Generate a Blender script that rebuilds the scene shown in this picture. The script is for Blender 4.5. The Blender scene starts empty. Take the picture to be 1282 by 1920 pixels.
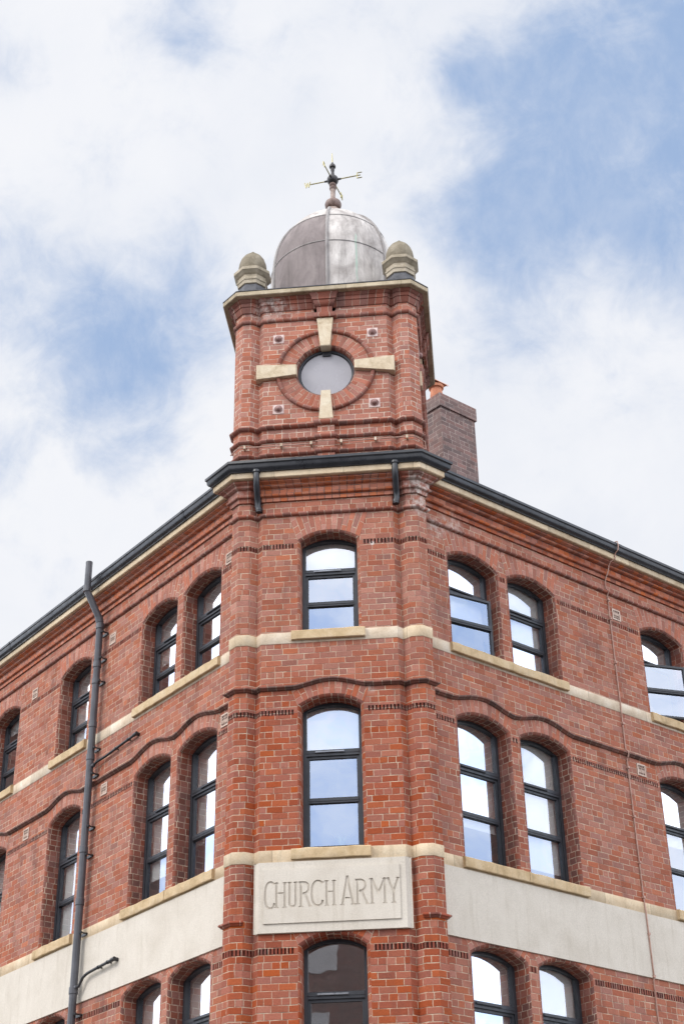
import bpy, bmesh, math, random
from mathutils import Vector, Matrix
from math import sin, cos, tan, pi, radians, sqrt, floor
random.seed(7)
S = bpy.context.scene
COL = S.collection

# ------------------------------------------------------------------ camera
cam_d = bpy.data.cameras.new("camera"); cam = bpy.data.objects.new("camera", cam_d); COL.objects.link(cam)
cam_d.sensor_fit = 'VERTICAL'; cam_d.sensor_height = 24.0; cam_d.lens = 2842.38/1920*24.0
cam_d.clip_start = 0.1; cam_d.clip_end = 6000
fw = Vector((-0.0751512, 0.85450156, 0.51398383)); rt = Vector((0.99509654, 0.09750446, -0.01660562)); up = Vector((0.06430525, -0.5102156, 0.85763913))
CAMPOS = Vector((1.82682, -18.41811, -5.12323))
M = Matrix(((rt.x, up.x, -fw.x, CAMPOS.x), (rt.y, up.y, -fw.y, CAMPOS.y), (rt.z, up.z, -fw.z, CAMPOS.z), (0, 0, 0, 1)))
cam.matrix_world = M
S.camera = cam
GROUND = -6.72

# ------------------------------------------------------------------ light and exposure
S.view_settings.view_transform = 'Standard'; S.view_settings.look = 'None'; S.view_settings.gamma = 1
S.view_settings.exposure = 0.0; S.view_settings.use_curve_mapping = False
SUN_AZ = radians(-128)      # measured from +Y towards +X : behind and to the left of the camera
SUN_EL = radians(42)
sd = bpy.data.lights.new("sun", 'SUN'); sd.energy = 1.5; sd.angle = radians(16); sd.color = (1.0, 0.955, 0.89)
sun = bpy.data.objects.new("sun", sd); COL.objects.link(sun)
sdir = Vector((sin(SUN_AZ)*cos(SUN_EL), cos(SUN_AZ)*cos(SUN_EL), sin(SUN_EL)))
sun.rotation_euler = sdir.to_track_quat('Z', 'Y').to_euler(); sun.location = sdir*60

# ------------------------------------------------------------------ node helper
class NT:
    def __init__(s, tree): s.t = tree; s.n = tree.nodes; s.l = tree.links
    def inp(s, node, i, v):
        if v is None: return
        if hasattr(v, 'is_output'): s.l.new(v, node.inputs[i])
        else:
            sk = node.inputs[i]
            if hasattr(sk.default_value, '__len__') and not hasattr(v, '__len__'): v = (v, v, v, 1)[:len(sk.default_value)]
            if hasattr(v, '__len__') and len(sk.default_value) == 4 and len(v) == 3: v = (*v, 1)
            sk.default_value = v
    def m(s, op, a, b=None, c=None, clamp=False):
        n = s.n.new('ShaderNodeMath'); n.operation = op; n.use_clamp = clamp
        s.inp(n, 0, a); s.inp(n, 1, b); s.inp(n, 2, c); return n.outputs[0]
    def vm(s, op, a, b=None, sc=None):
        n = s.n.new('ShaderNodeVectorMath'); n.operation = op; s.inp(n, 0, a); s.inp(n, 1, b)
        if sc is not None: s.inp(n, 3, sc)
        return n.outputs['Value'] if op in ('DOT_PRODUCT', 'DISTANCE', 'LENGTH') else n.outputs[0]
    def noise(s, vec, scale, detail=2, rough=.5, dist=0, w=None, out=0):
        n = s.n.new('ShaderNodeTexNoise'); s.inp(n, 'Vector', vec); s.inp(n, 'Scale', scale); s.inp(n, 'Detail', detail); s.inp(n, 'Roughness', rough); s.inp(n, 'Distortion', dist)
        return n.outputs[out]
    def mix(s, f, a, b, blend='MIX'):
        n = s.n.new('ShaderNodeMix'); n.data_type = 'RGBA'; n.blend_type = blend
        s.inp(n, 0, f); s.inp(n, 6, a); s.inp(n, 7, b); return n.outputs[2]
    def ramp(s, f, stops, interp='LINEAR'):
        n = s.n.new('ShaderNodeValToRGB'); e = n.color_ramp; e.interpolation = interp
        while len(e.elements) < len(stops): e.elements.new(.5)
        for el, (p, c) in zip(e.elements, stops): el.position = p; el.color = (*c, 1) if len(c) == 3 else c
        s.inp(n, 0, f); return n.outputs[0]
    def smooth(s, v, a, b, o0=0, o1=1):
        n = s.n.new('ShaderNodeMapRange'); n.interpolation_type = 'SMOOTHSTEP'
        for i, x in enumerate((v, a, b, o0, o1)): s.inp(n, i, x)
        return n.outputs[0]
    def sep(s, v):
        n = s.n.new('ShaderNodeSeparateXYZ'); s.inp(n, 0, v); return n.outputs
    def comb(s, x, y, z=0):
        n = s.n.new('ShaderNodeCombineXYZ'); s.inp(n, 0, x); s.inp(n, 1, y); s.inp(n, 2, z); return n.outputs[0]

# ------------------------------------------------------------------ sky
W = bpy.data.worlds.new("World"); S.world = W; W.use_nodes = True
w = NT(W.node_tree); w.n.clear()
wo = w.n.new('ShaderNodeOutputWorld'); bg = w.n.new('ShaderNodeBackground'); w.l.new(bg.outputs[0], wo.inputs[0])
sk = w.n.new('ShaderNodeTexSky'); sk.sky_type = 'NISHITA'; sk.sun_disc = False; sk.sun_elevation = SUN_EL; sk.sun_rotation = SUN_AZ
sk.air_density = 1.3; sk.dust_density = 1.6; sk.ozone_density = 1.0
tc = w.n.new('ShaderNodeTexCoord'); D = w.vm('NORMALIZE', tc.outputs['Generated'])
# clear patches between the clouds: (direction, angular radius, weight)
patches = [((.118,.700,.704),.085,1.0),((.060,.745,.665),.062,.95),((.139,.735,.66),.07,.95),((.040,.680,.732),.030,.7),((.035,.715,.698),.026,.6),
 ((.155,.655,.738),.07,.9),((.10,.755,.645),.05,.6),((-.225,.769,.599),.062,.85),((-.275,.735,.62),.05,.6),((-.214,.808,.549),.035,.6),((-.175,.765,.62),.05,.6),
 ((.139,.775,.615),.03,.5),((.045,.780,.622),.045,.5),((.03,.80,.60),.03,.3),((-.257,.643,.722),.03,.42),((-.154,.638,.755),.03,.42),((-.30,.78,.55),.05,.4),((.09,.80,.59),.05,.25),
 ((-.1,-.95,.33),.16,.8),((.85,-.2,.30),.3,.7),((-.9,.1,.25),.3,.5)]
acc = None
dw = w.vm('ADD', D, w.vm('SCALE', w.vm('SUBTRACT', w.noise(D, 7, 5, .62, 0, out=1), (.5,.5,.5)), None, .11))
for c, r, wt in patches:
    c = Vector(c).normalized()
    d = w.vm('DISTANCE', dw, tuple(c))
    g = w.m('MULTIPLY', w.smooth(d, r*1.9, r*.1), wt)
    acc = g if acc is None else w.m('MAXIMUM', acc, g)
sx = w.sep(D)
# away from the photographed part of the sky, broken cloud
nz = w.noise(w.vm('MULTIPLY', D, (1, 1, 1.7)), 4.5, 7, .6, .3)
wisps = w.noise(D, 13, 7, .62, .5)
cover = w.m('ADD', acc, w.m('MULTIPLY', w.m('SUBTRACT', nz, .5), .75))
cover = w.m('ADD', cover, w.m('MULTIPLY', w.m('SUBTRACT', wisps, .5), 1.15))
fine = w.noise(D, 34, 6, .66, .8)
cover = w.m('ADD', cover, w.m('MULTIPLY', w.m('SUBTRACT', fine, .5), .45))
blue = w.smooth(cover, .04, .98, 0.0, .93)
cl_sh = w.noise(w.vm('ADD', D, (3, 1, 2)), 5.5, 6, .55, .2)
cloud = w.ramp(cl_sh, [(.28, (8.0, 8.35, 9.1)), (.50, (9.0, 9.15, 9.6)), (.70, (9.45, 9.5, 9.7))])
# added sky brightness behind camera and at both sides lights wings and panes
sky_boost = w.smooth(w.m('MAXIMUM', w.m('ADD', w.m('MULTIPLY', sx[1], -1), .55), w.m('ABSOLUTE', sx[0])), .34, .75, 1.0, 2.5)
cloud = w.mix(1.0, cloud, w.comb(sky_boost, sky_boost, sky_boost), 'MULTIPLY')
skyb = w.mix(1.0, sk.outputs[0], (1.05, 1.0, 1.05), 'MULTIPLY')
skyb = w.mix(.82, skyb, (3.5, 5.1, 8.0))
veil = w.smooth(w.noise(w.vm('MULTIPLY', D, (1.6, 1, 1)), 11, 8, .64, .35), .44, .72, 1.0, .78)
blue = w.m('MULTIPLY', blue, veil)
colr = w.mix(blue, cloud, w.mix(1.0, skyb, w.comb(sky_boost, sky_boost, sky_boost), 'MULTIPLY'))
w.l.new(colr, bg.inputs[0]); bg.inputs[1].default_value = 0.1

# ------------------------------------------------------------------ materials
def newmat(name):
    m = bpy.data.materials.new(name); m.use_nodes = True; t = NT(m.node_tree); b = m.node_tree.nodes['Principled BSDF']
    return m, t, b

STAINS = [((1.42, .05, 6.12), .42, 1.0), ((1.30, 0, 6.35), .30, .8), ((1.75, .7, 6.05), .3, .5), ((-1.25, 0, 6.4), .25, .35), ((-.8, 0, 9.72), .35, .75), ((-1.05, 0, 9.62), .15, .8),
 ((.62, 0, 5.42), .045, 1.4), ((1.65, .68, 2.55), .05, 1.2), ((1.62, .64, 1.62), .05, 1.2), ((.55, 0, 3.2), .1, .4), ((-.5, 0, 9.6), .2, .35), ((1.5, .5, 5.9), .25, .6), ((4.7, 3.6, -.6), .55, .8)]
def brick(name, stops, *, mortar=(.53, .42, .31), L=.215, H=.0857, mw=.0085, hdr=5, half=False, stack=False, bump=.5, stain=True, rough=.85, squash_mortar=0.0):
    m, t, b = newmat(name)
    uv = t.n.new('ShaderNodeUVMap'); uv.uv_map = 'UVMap'
    geo = t.n.new('ShaderNodeNewGeometry'); P = geo.outputs['Position']
    wob = t.vm('SCALE', t.vm('SUBTRACT', t.noise(uv.outputs[0], 9, 2, .5, 0, out=1), (.5, .5, .5)), None, .010)
    q = t.sep(t.vm('ADD', uv.outputs[0], wob))
    u, v = q[0], q[1]
    vr = t.m('DIVIDE', v, H); row = t.m('FLOOR', vr); fv = t.m('SUBTRACT', vr, row)
    odd = t.m('FLOORED_MODULO', row, 2)
    if half: ln = L/2
    else:
        ish = t.m('LESS_THAN', t.m('FLOORED_MODULO', row, hdr), .5)
        ln = t.m('SUBTRACT', L, t.m('MULTIPLY', ish, L/2))
    # rows shift by half a brick, with a little irregularity from row to row
    wn1 = t.n.new('ShaderNodeTexWhiteNoise'); wn1.noise_dimensions = '1D'; t.inp(wn1, 'W', row)
    sh = 0.0 if stack else t.m('ADD', t.m('MULTIPLY', odd, L/2), t.m('MULTIPLY', t.m('SUBTRACT', wn1.outputs[0], .5), .05))
    ur = t.m('DIVIDE', t.m('ADD', u, sh), ln); col = t.m('FLOOR', ur); fu = t.m('SUBTRACT', ur, col)
    du = t.m('MULTIPLY', t.m('MINIMUM', fu, t.m('SUBTRACT', 1, fu)), ln)
    dv = t.m('MULTIPLY', t.m('MINIMUM', fv, t.m('SUBTRACT', 1, fv)), H)
    d = t.m('MINIMUM', du, dv)
    jag = t.m('MULTIPLY', t.m('SUBTRACT', t.noise(uv.outputs[0], 60, 2, .6), .5), .007)
    wid = t.m('MULTIPLY', t.m('SUBTRACT', t.noise(P, 2.3, 3, .6), .5), .009)
    d2 = t.m('ADD', t.m('ADD', d, jag), wid)
    mort = t.smooth(d2, mw*.5+.0015, mw*.5-.002)
    wn = t.n.new('ShaderNodeTexWhiteNoise'); wn.noise_dimensions = '3D'; t.inp(wn, 'Vector', t.comb(col, row, ish if not half else 0))
    wv = t.sep(wn.outputs[1])
    patch = t.noise(P, .9, 4, .6)
    f = t.m('ADD', t.m('ADD', .02, t.m('MULTIPLY', wv[0], .56)), t.m('MULTIPLY', patch, .56), clamp=True)
    c = t.ramp(f, stops)
    hv = t.n.new('ShaderNodeHueSaturation'); t.inp(hv, 'Color', c)
    t.inp(hv, 'Value', t.m('ADD', .90, t.m('MULTIPLY', wv[1], .24))); t.inp(hv, 'Saturation', t.m('ADD', .86, t.m('MULTIPLY', wv[2], .26)))
    c = hv.outputs[0]
    pz = t.sep(P)
    # brighter, redder batch of brick in the lower part of the front bay and its piers
    newb = t.m('MULTIPLY', t.smooth(pz[1], .45, .15), t.m('MULTIPLY', t.smooth(t.m('ADD', pz[2], t.m('MULTIPLY', patch, 1.2)), 4.6, 3.2), t.smooth(pz[2], 8, 7)))
    hs = t.n.new('ShaderNodeHueSaturation'); t.inp(hs, 'Color', c); hs.inputs['Saturation'].default_value = 1.13; hs.inputs['Value'].default_value = .93; hs.inputs['Hue'].default_value = .497; t.l.new(newb, hs.inputs['Fac'])
    c = hs.outputs[0]
    grain = t.noise(uv.outputs[0], 45, 4, .7)
    c = t.mix(1, c, t.ramp(grain, [(.25, (.74, .72, .72)), (.55, (1, 1, 1)), (.8, (1.16, 1.13, 1.1))]), 'MULTIPLY')
    mc = t.ramp(t.noise(P, 5, 4, .65), [(.3, tuple(x*.6 for x in mortar)), (.5, mortar), (.75, tuple(min(1, x*1.25) for x in mortar))])
    # shade under bricks painted into stretches of bed joint; smeared or brick-dusted pointing elsewhere
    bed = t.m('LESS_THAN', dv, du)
    bed_shade = t.m('MULTIPLY', bed, t.smooth(t.noise(t.vm('MULTIPLY', uv.outputs[0], (1.6, 9, 1)), 2.2, 4, .7), .50, .60, 0, .8))
    mc = t.mix(bed_shade, mc, (.13, .075, .055))
    smear = t.smooth(t.noise(uv.outputs[0], 6.5, 4, .7), .36, .60, .45, 1.0)
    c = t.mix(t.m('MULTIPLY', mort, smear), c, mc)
    # soot in broad drifting patches
    soot = t.smooth(t.noise(t.vm('MULTIPLY', P, (1.5, 1.5, .55)), 1.6, 5, .65), .50, .76, 0, .42)
    c = t.mix(soot, c, (.075, .045, .042))
    # weathered bricks that have gone pale and chalky
    wf = t.smooth(t.noise(P, 3.2, 6, .7), .60, .76, 0, .22)
    c = t.mix(wf, c, (.48, .36, .29))
    if stain:
        sa = None
        for (ctr, r, wt) in STAINS:
            g = t.m('MULTIPLY', t.smooth(t.vm('DISTANCE', P, ctr), r, r*.25), wt)
            sa = g if sa is None else t.m('MAXIMUM', sa, g)
        sn = t.smooth(t.noise(t.vm('MULTIPLY', P, (1, 1, .6)), 14, 6, .72), .40, .66)
        c = t.mix(t.m('MULTIPLY', sa, sn, clamp=True), c, (.66, .60, .55))
    t.l.new(c, b.inputs['Base Color']); b.inputs['Roughness'].default_value = rough; b.inputs['Specular IOR Level'].default_value = .25
    bp = t.n.new('ShaderNodeBump'); bp.inputs['Strength'].default_value = bump; bp.inputs['Distance'].default_value = .006
    hgt = t.m('ADD', t.m('MULTIPLY', t.smooth(d2, 0, mw*.5+.006), 1), t.m('MULTIPLY', grain, .45))
    hgt = t.m('ADD', hgt, t.m('MULTIPLY', wv[2], .35))
    t.l.new(hgt, bp.inputs['Height']); t.l.new(bp.outputs[0], b.inputs['Normal'])
    return m

RED = [(.05, (.18, .085, .070)), (.18, (.255, .103, .076)), (.40, (.325, .122, .083)), (.70, (.36, .136, .088)), (.88, (.40, .155, .097)), (1, (.44, .20, .135))]
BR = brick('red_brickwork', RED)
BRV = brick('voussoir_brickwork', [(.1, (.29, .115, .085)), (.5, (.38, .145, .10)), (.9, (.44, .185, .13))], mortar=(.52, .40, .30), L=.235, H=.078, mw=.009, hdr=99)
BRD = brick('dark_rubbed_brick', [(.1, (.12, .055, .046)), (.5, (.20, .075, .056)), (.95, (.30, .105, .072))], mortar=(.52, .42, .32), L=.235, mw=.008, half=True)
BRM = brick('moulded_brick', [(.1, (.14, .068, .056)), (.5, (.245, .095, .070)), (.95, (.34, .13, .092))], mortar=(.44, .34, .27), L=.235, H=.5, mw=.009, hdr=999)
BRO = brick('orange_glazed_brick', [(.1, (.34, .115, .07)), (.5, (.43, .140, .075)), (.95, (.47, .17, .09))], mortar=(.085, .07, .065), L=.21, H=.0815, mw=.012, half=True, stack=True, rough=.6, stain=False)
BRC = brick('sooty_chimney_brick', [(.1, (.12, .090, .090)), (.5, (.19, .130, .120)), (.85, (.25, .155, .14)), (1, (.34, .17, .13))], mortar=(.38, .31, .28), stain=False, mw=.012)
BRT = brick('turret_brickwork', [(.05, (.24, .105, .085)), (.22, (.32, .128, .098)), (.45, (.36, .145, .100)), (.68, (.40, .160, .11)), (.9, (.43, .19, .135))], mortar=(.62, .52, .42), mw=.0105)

def stone(name, a, b_, c_, scale=3, rough=.8, joint=0, streak=0.3, dark=(.16, .13, .09), damt=.35, bump=.25):
    m, t, b = newmat(name)
    geo = t.n.new('ShaderNodeNewGeometry'); P = geo.outputs['Position']
    n1 = t.noise(P, scale, 6, .65, .4)
    c = t.ramp(n1, [(.28, a), (.5, b_), (.74, c_)])
    st = t.noise(t.vm('MULTIPLY', P, (7, 7, .7)), 1.6, 5, .6)
    c = t.mix(t.smooth(st, .52, .75, 0, streak), c, dark)
    sp = t.noise(P, scale*4.5, 5, .7)
    c = t.mix(t.smooth(sp, .58, .78, 0, damt), c, dark)
    if joint:
        uvn = t.n.new('ShaderNodeUVMap'); uvn.uv_map = 'UVMap'; uu = t.sep(uvn.outputs[0])[0]
        jr = t.m('DIVIDE', uu, joint); blk = t.m('FLOOR', jr); jf = t.m('SUBTRACT', jr, blk)
        wnj = t.n.new('ShaderNodeTexWhiteNoise'); wnj.noise_dimensions = '1D'; t.inp(wnj, 'W', blk)
        tone = t.m('ADD', .86, t.m('MULTIPLY', wnj.outputs[0], .24)); c = t.mix(1, c, t.comb(tone, tone, t.m('MULTIPLY', tone, .99)), 'MULTIPLY')
        je = t.m('MULTIPLY', t.m('MINIMUM', jf, t.m('SUBTRACT', 1, jf)), joint)
        c = t.mix(t.smooth(je, .006, .003, 0, .6), c, (.22, .17, .12))
    gr = t.noise(P, 70, 3, .6)
    c = t.mix(1, c, t.ramp(gr, [(.3, (.86, .86, .85)), (.7, (1.06, 1.06, 1.06))]), 'MULTIPLY')
    t.l.new(c, b.inputs['Base Color']); b.inputs['Roughness'].default_value = rough; b.inputs['Specular IOR Level'].default_value = .2
    bp = t.n.new('ShaderNodeBump'); bp.inputs['Strength'].default_value = bump; bp.inputs['Distance'].default_value = .008
    t.l.new(t.m('ADD', t.m('MULTIPLY', sp, .6), t.m('MULTIPLY', gr, .4)), bp.inputs['Height']); t.l.new(bp.outputs[0], b.inputs['Normal'])
    return m
ST = stone('buff_sandstone', (.46, .34, .22), (.62, .49, .34), (.70, .59, .44), damt=.35, joint=.93)
STS = stone('sill_sandstone', (.40, .28, .15), (.57, .425, .255), (.66, .53, .36), scale=4, damt=.5, dark=(.20, .17, .11), bump=.5)
STK = stone('keystone_sandstone', (.42, .32, .20), (.64, .53, .385), (.74, .66, .52), scale=5, damt=.45, streak=.2)
STB = stone('pale_band_stone', (.46, .35, .25), (.62, .51, .39), (.76, .68, .58), damt=.3, joint=1.27, streak=.2)
STP = stone('cast_panel_stone', (.56, .505, .43), (.625, .57, .495), (.68, .625, .55), scale=1.8, streak=.42, damt=.20, dark=(.44, .38, .30), bump=.08)
STF = stone('weathered_finial_stone', (.15, .125, .09), (.245, .21, .155), (.36, .315, .245), scale=6, streak=.5, damt=.5, dark=(.09, .08, .06))
STFB = stone('finial_base_stone', (.26, .22, .16), (.42, .36, .27), (.56, .49, .39), scale=5, streak=.3, damt=.4, dark=(.13, .12, .09))

def metal(name, a, b_, rough=.45, metallic=0.0, scale=6, spec=.5, coat=0):
    m, t, b = newmat(name)
    geo = t.n.new('ShaderNodeNewGeometry'); P = geo.outputs['Position']
    n1 = t.noise(P, scale, 5, .6)
    t.l.new(t.mix(t.smooth(n1, .35, .65), a, b_), b.inputs['Base Color'])
    t.l.new(t.smooth(t.noise(P, scale*3, 3), .3, .7, rough-.08, rough+.1), b.inputs['Roughness'])
    b.inputs['Metallic'].default_value = metallic; b.inputs['Specular IOR Level'].default_value = spec
    return m
FR = metal('graphite_window_frame', (.026, .029, .036), (.034, .037, .045), .42)
GU = metal('black_gutter_paint', (.020, .022, .027), (.036, .038, .045), .33, scale=3)
PI = metal('grey_downpipe_paint', (.055, .057, .068), (.080, .082, .095), .38, scale=4)
PB = metal('black_waste_pipe', (.018, .018, .02), (.03, .03, .033), .4)
CU = metal('copper_tape', (.36, .20, .15), (.48, .30, .24), .6, scale=9)
BRASS = metal('weathered_brass', (.25, .22, .10), (.38, .34, .17), .45, .5, scale=20)
BLK = metal('blackened_bronze', (.022, .021, .024), (.05, .045, .045), .4, .3, scale=12)
POSTM = metal('brown_stem_metal', (.20, .14, .115), (.36, .28, .24), .6, scale=10)
RINGM = metal('dark_brown_ring', (.12, .075, .06), (.22, .15, .13), .55, scale=12)
FLASH = metal('dark_lead_flashing', (.035, .035, .042), (.085, .085, .095), .6, scale=8)
SLATE = metal('roof_slate', (.05, .05, .06), (.09, .09, .10), .7, scale=5)
TERRA = metal('terracotta', (.42, .15, .08), (.55, .22, .12), .8, scale=8)
BOSSM = metal('pale_terracotta_tile', (.54, .40, .37), (.70, .56, .52), .75, scale=14)
BOSSR = metal('dark_terracotta_boss', (.20, .10, .09), (.34, .20, .18), .55, scale=14)
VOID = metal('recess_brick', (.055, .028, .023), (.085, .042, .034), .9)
AIRF = metal('air_brick_clay', (.50, .36, .29), (.62, .50, .42), .85, scale=14)
AIRG = metal('air_brick_grille', (.40, .28, .22), (.52, .40, .33), .85, scale=18)
BLIND = metal('blind_fabric', (.80, .79, .77), (.84, .83, .81), .9, scale=2)
BLINDG = metal('grey_blind_fabric', (.33, .34, .36), (.38, .39, .41), .9, scale=2)
PLAST = metal('interior_plaster', (.60, .59, .57), (.66, .65, .63), .9, scale=1)
CARPET = metal('interior_carpet', (.12, .12, .13), (.16, .16, .17), .95, scale=3)
LEAF = metal('plant_leaf', (.10, .16, .06), (.20, .28, .12), .5, scale=20)
VENTM = metal('steel_vent', (.22, .23, .25), (.30, .31, .33), .35, .6)

def lead(name, a, b_, c_, streak):
    m, t, b = newmat(name)
    geo = t.n.new('ShaderNodeNewGeometry'); P = geo.outputs['Position']
    n1 = t.noise(t.vm('MULTIPLY', P, (1, 1, .55)), 3.2, 8, .68, .5)
    c = t.ramp(n1, [(.30, a), (.5, b_), (.68, c_)])
    st = t.noise(t.vm('MULTIPLY', P, (9, 9, .8)), 1.5, 4, .6)
    c = t.mix(t.smooth(st, .48, .72, 0, streak), c, tuple(x*.55 for x in a))
    sp = t.noise(P, 22, 5, .7)
    c = t.mix(t.smooth(sp, .56, .74, 0, .45), c, tuple(x*.8 for x in a))
    # a narrow green run of copper salts down the front
    px = t.sep(P)
    g = t.m('MULTIPLY', t.smooth(t.m('ABSOLUTE', t.m('SUBTRACT', t.m('ADD', px[0], t.m('MULTIPLY', t.noise(P, 5), .05)), .515)), .022, .006), t.m('MULTIPLY', t.smooth(px[2], 10.0, 10.8), t.smooth(px[2], 11.45, 11.35)))
    g = t.m('MULTIPLY', g, t.m('LESS_THAN', px[1], 1.0))
    c = t.mix(t.m('MULTIPLY', g, .65), c, (.35, .52, .42))
    t.l.new(c, b.inputs['Base Color']); b.inputs['Roughness'].default_value = .82; b.inputs['Specular IOR Level'].default_value = .25
    bp = t.n.new('ShaderNodeBump'); bp.inputs['Strength'].default_value = .35; bp.inputs['Distance'].default_value = .02
    t.l.new(n1, bp.inputs['Height']); t.l.new(bp.outputs[0], b.inputs['Normal'])
    return m
LP = lead('chalky_lead', (.29, .262, .245), (.49, .455, .43), (.68, .645, .61), .45)
LD = lead('brown_new_lead', (.18, .155, .148), (.235, .20, .195), (.30, .262, .25), .35)
LR = lead('lead_rib', (.20, .18, .175), (.32, .30, .29), (.42, .40, .385), .3)

def glass(name, tint=(.93, .95, 1.0), refl=.62):
    m, t, b = newmat(name); t.n.remove(b)
    out = [n for n in t.n if n.type == 'OUTPUT_MATERIAL'][0]
    gl = t.n.new('ShaderNodeBsdfGlossy'); gl.inputs['Roughness'].default_value = .015; t.inp(gl, 'Color', tint)
    geo = t.n.new('ShaderNodeNewGeometry')
    bp = t.n.new('ShaderNodeBump'); bp.inputs['Strength'].default_value = .05; bp.inputs['Distance'].default_value = .05
    t.l.new(t.noise(geo.outputs['Position'], 1.6, 2), bp.inputs['Height']); t.l.new(bp.outputs[0], gl.inputs['Normal'])
    tr = t.n.new('ShaderNodeBsdfTransparent'); t.inp(tr, 'Color', (.95, .97, .97))
    lw = t.n.new('ShaderNodeLayerWeight'); lw.inputs[0].default_value = .3
    mx = t.n.new('ShaderNodeMixShader'); t.l.new(t.m('ADD', refl, t.m('MULTIPLY', lw.outputs['Fresnel'], .35), clamp=True), mx.inputs[0])
    t.l.new(tr.outputs[0], mx.inputs[1]); t.l.new(gl.outputs[0], mx.inputs[2]); t.l.new(mx.outputs[0], out.inputs[0])
    return m
GL = glass('window_glass', refl=.40); GLR = metal('grey_opaque_glass', (.31, .30, .325), (.34, .33, .355), .22, scale=1.5); GLB = glass('sky_tinted_glass', (.80, .87, 1.0), .38); GLD = glass('clear_window_glass', (.9, .9, .92), .42)  # GLB: blue sky reflection put into the colour of the lower panes

# ------------------------------------------------------------------ mesh builder
ROOTLOC = {}
class MB:
    def __init__(s): s.v = []; s.f = []; s.uv = []; s.mi = []
    def face(s, pts, uvs=None, mi=0):
        i = len(s.v); s.v += [tuple(p) for p in pts]; s.f.append(tuple(range(i, i+len(pts))))
        s.uv.append(uvs if uvs else [(p[0]+p[1], p[2]) for p in pts]); s.mi.append(mi)
    def box(s, F, s0, s1, o0, o1, z0, z1, mi=0):
        """box in a facade's own frame: along s, outward o, height z"""
        P = [[[F.pt(a, b, c) for c in (z0, z1)] for b in (o0, o1)] for a in (s0, s1)]
        def q(a, b, c, d, u): s.face([a, b, c, d], u, mi)
        q(P[0][1][0], P[1][1][0], P[1][1][1], P[0][1][1], [(s0, z0), (s1, z0), (s1, z1), (s0, z1)])
        q(P[1][0][0], P[0][0][0], P[0][0][1], P[1][0][1], [(s1, z0), (s0, z0), (s0, z1), (s1, z1)])
        q(P[0][0][0], P[0][1][0], P[0][1][1], P[0][0][1], [(o0, z0), (o1, z0), (o1, z1), (o0, z1)])
        q(P[1][1][0], P[1][0][0], P[1][0][1], P[1][1][1], [(o1, z0), (o0, z0), (o0, z1), (o1, z1)])
        q(P[0][1][1], P[1][1][1], P[1][0][1], P[0][0][1], [(s0, o1), (s1, o1), (s1, o0), (s0, o0)])
        q(P[0][0][0], P[1][0][0], P[1][1][0], P[0][1][0], [(s0, o0), (s1, o0), (s1, o1), (s0, o1)])
    def grid(s, rows, uvs, mi=0, close=False):
        for i in range(len(rows)-1):
            a, b = rows[i], rows[i+1]; n = len(a)
            for j in range(n-1 if not close else n):
                k = (j+1) % n
                s.face([a[j], a[k], b[k], b[j]], [uvs[i][j], uvs[i][k] if k else (uvs[i][j][0]+.1, uvs[i][j][1]), uvs[i+1][k] if k else (uvs[i+1][j][0]+.1, uvs[i+1][j][1]), uvs[i+1][j]], mi)
    def lathe(s, prof, c, n=24, ph=0, mi=0, smooth=True, axis=None):
        rows = []; uvs = []; L = 0
        for i, (r, z) in enumerate(prof):
            if i: L += math.hypot(r-prof[i-1][0], z-prof[i-1][1])
            rows.append([(c[0]+r*cos(2*pi*k/n+ph), c[1]+r*sin(2*pi*k/n+ph), c[2]+z) for k in range(n)])
            uvs.append([(2*pi*k/n*max(r, .05), L) for k in range(n)])
        s.grid(rows, uvs, mi, True)
        for rr, (r, z) in ((rows[0], prof[0]), (rows[-1], prof[-1])):
            if r > 1e-4: s.face(rr, None, mi)
    def tube(s, pts, r, n=10, mi=0, caps=True):
        pts = [Vector(p) for p in pts]; rows = []
        rad = r if hasattr(r, '__len__') else [r]*len(pts)
        prev = None
        for i, p in enumerate(pts):
            t = (pts[min(i+1, len(pts)-1)]-pts[max(i-1, 0)]).normalized()
            if prev is None:
                a = Vector((0, 0, 1)) if abs(t.z) < .9 else Vector((1, 0, 0)); x = t.cross(a).normalized()
            else: x = (prev - t*prev.dot(t)).normalized()
            prev = x; y = t.cross(x)
            rows.append([tuple(p+(x*cos(2*pi*k/n)+y*sin(2*pi*k/n))*rad[i]) for k in range(n)])
        s.grid(rows, [[(k*.02, i*.1) for k in range(n)] for i in range(len(rows))], mi, True)
        if caps: s.face(rows[0], None, mi); s.face(rows[-1], None, mi)
    def ball(s, c, r, n=16, mi=0, sz=1):
        s.lathe([(max(r*sin(pi*i/12), 1e-5), -r*cos(pi*i/12)*sz) for i in range(13)], c, n, 0, mi)
    def build(s, name, mats, parent, label=None, smooth=35):
        me = bpy.data.meshes.new(name)
        off = ROOTLOC.get(parent.name if parent else None, (0, 0, 0))
        me.from_pydata([(a-off[0], b-off[1], c-off[2]) for a, b, c in s.v], [], s.f)
        uvl = me.uv_layers.new(name='UVMap')
        flat = [c for f in s.uv for p in f for c in p]
        uvl.data.foreach_set('uv', flat)
        me.polygons.foreach_set('material_index', s.mi)
        for m in (mats if isinstance(mats, (list, tuple)) else [mats]): me.materials.append(m)
        bm = bmesh.new(); bm.from_mesh(me); bmesh.ops.remove_doubles(bm, verts=bm.verts, dist=2e-5)
        bmesh.ops.recalc_face_normals(bm, faces=bm.faces); bm.to_mesh(me); bm.free()
        if smooth:
            me.shade_smooth(); me.set_sharp_from_angle(angle=radians(smooth))
        o = bpy.data.objects.new(name, me); COL.objects.link(o)
        if parent:
            o.parent = parent; ROOTLOC[o.name] = off
        if label: o['label'] = label
        return o
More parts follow.
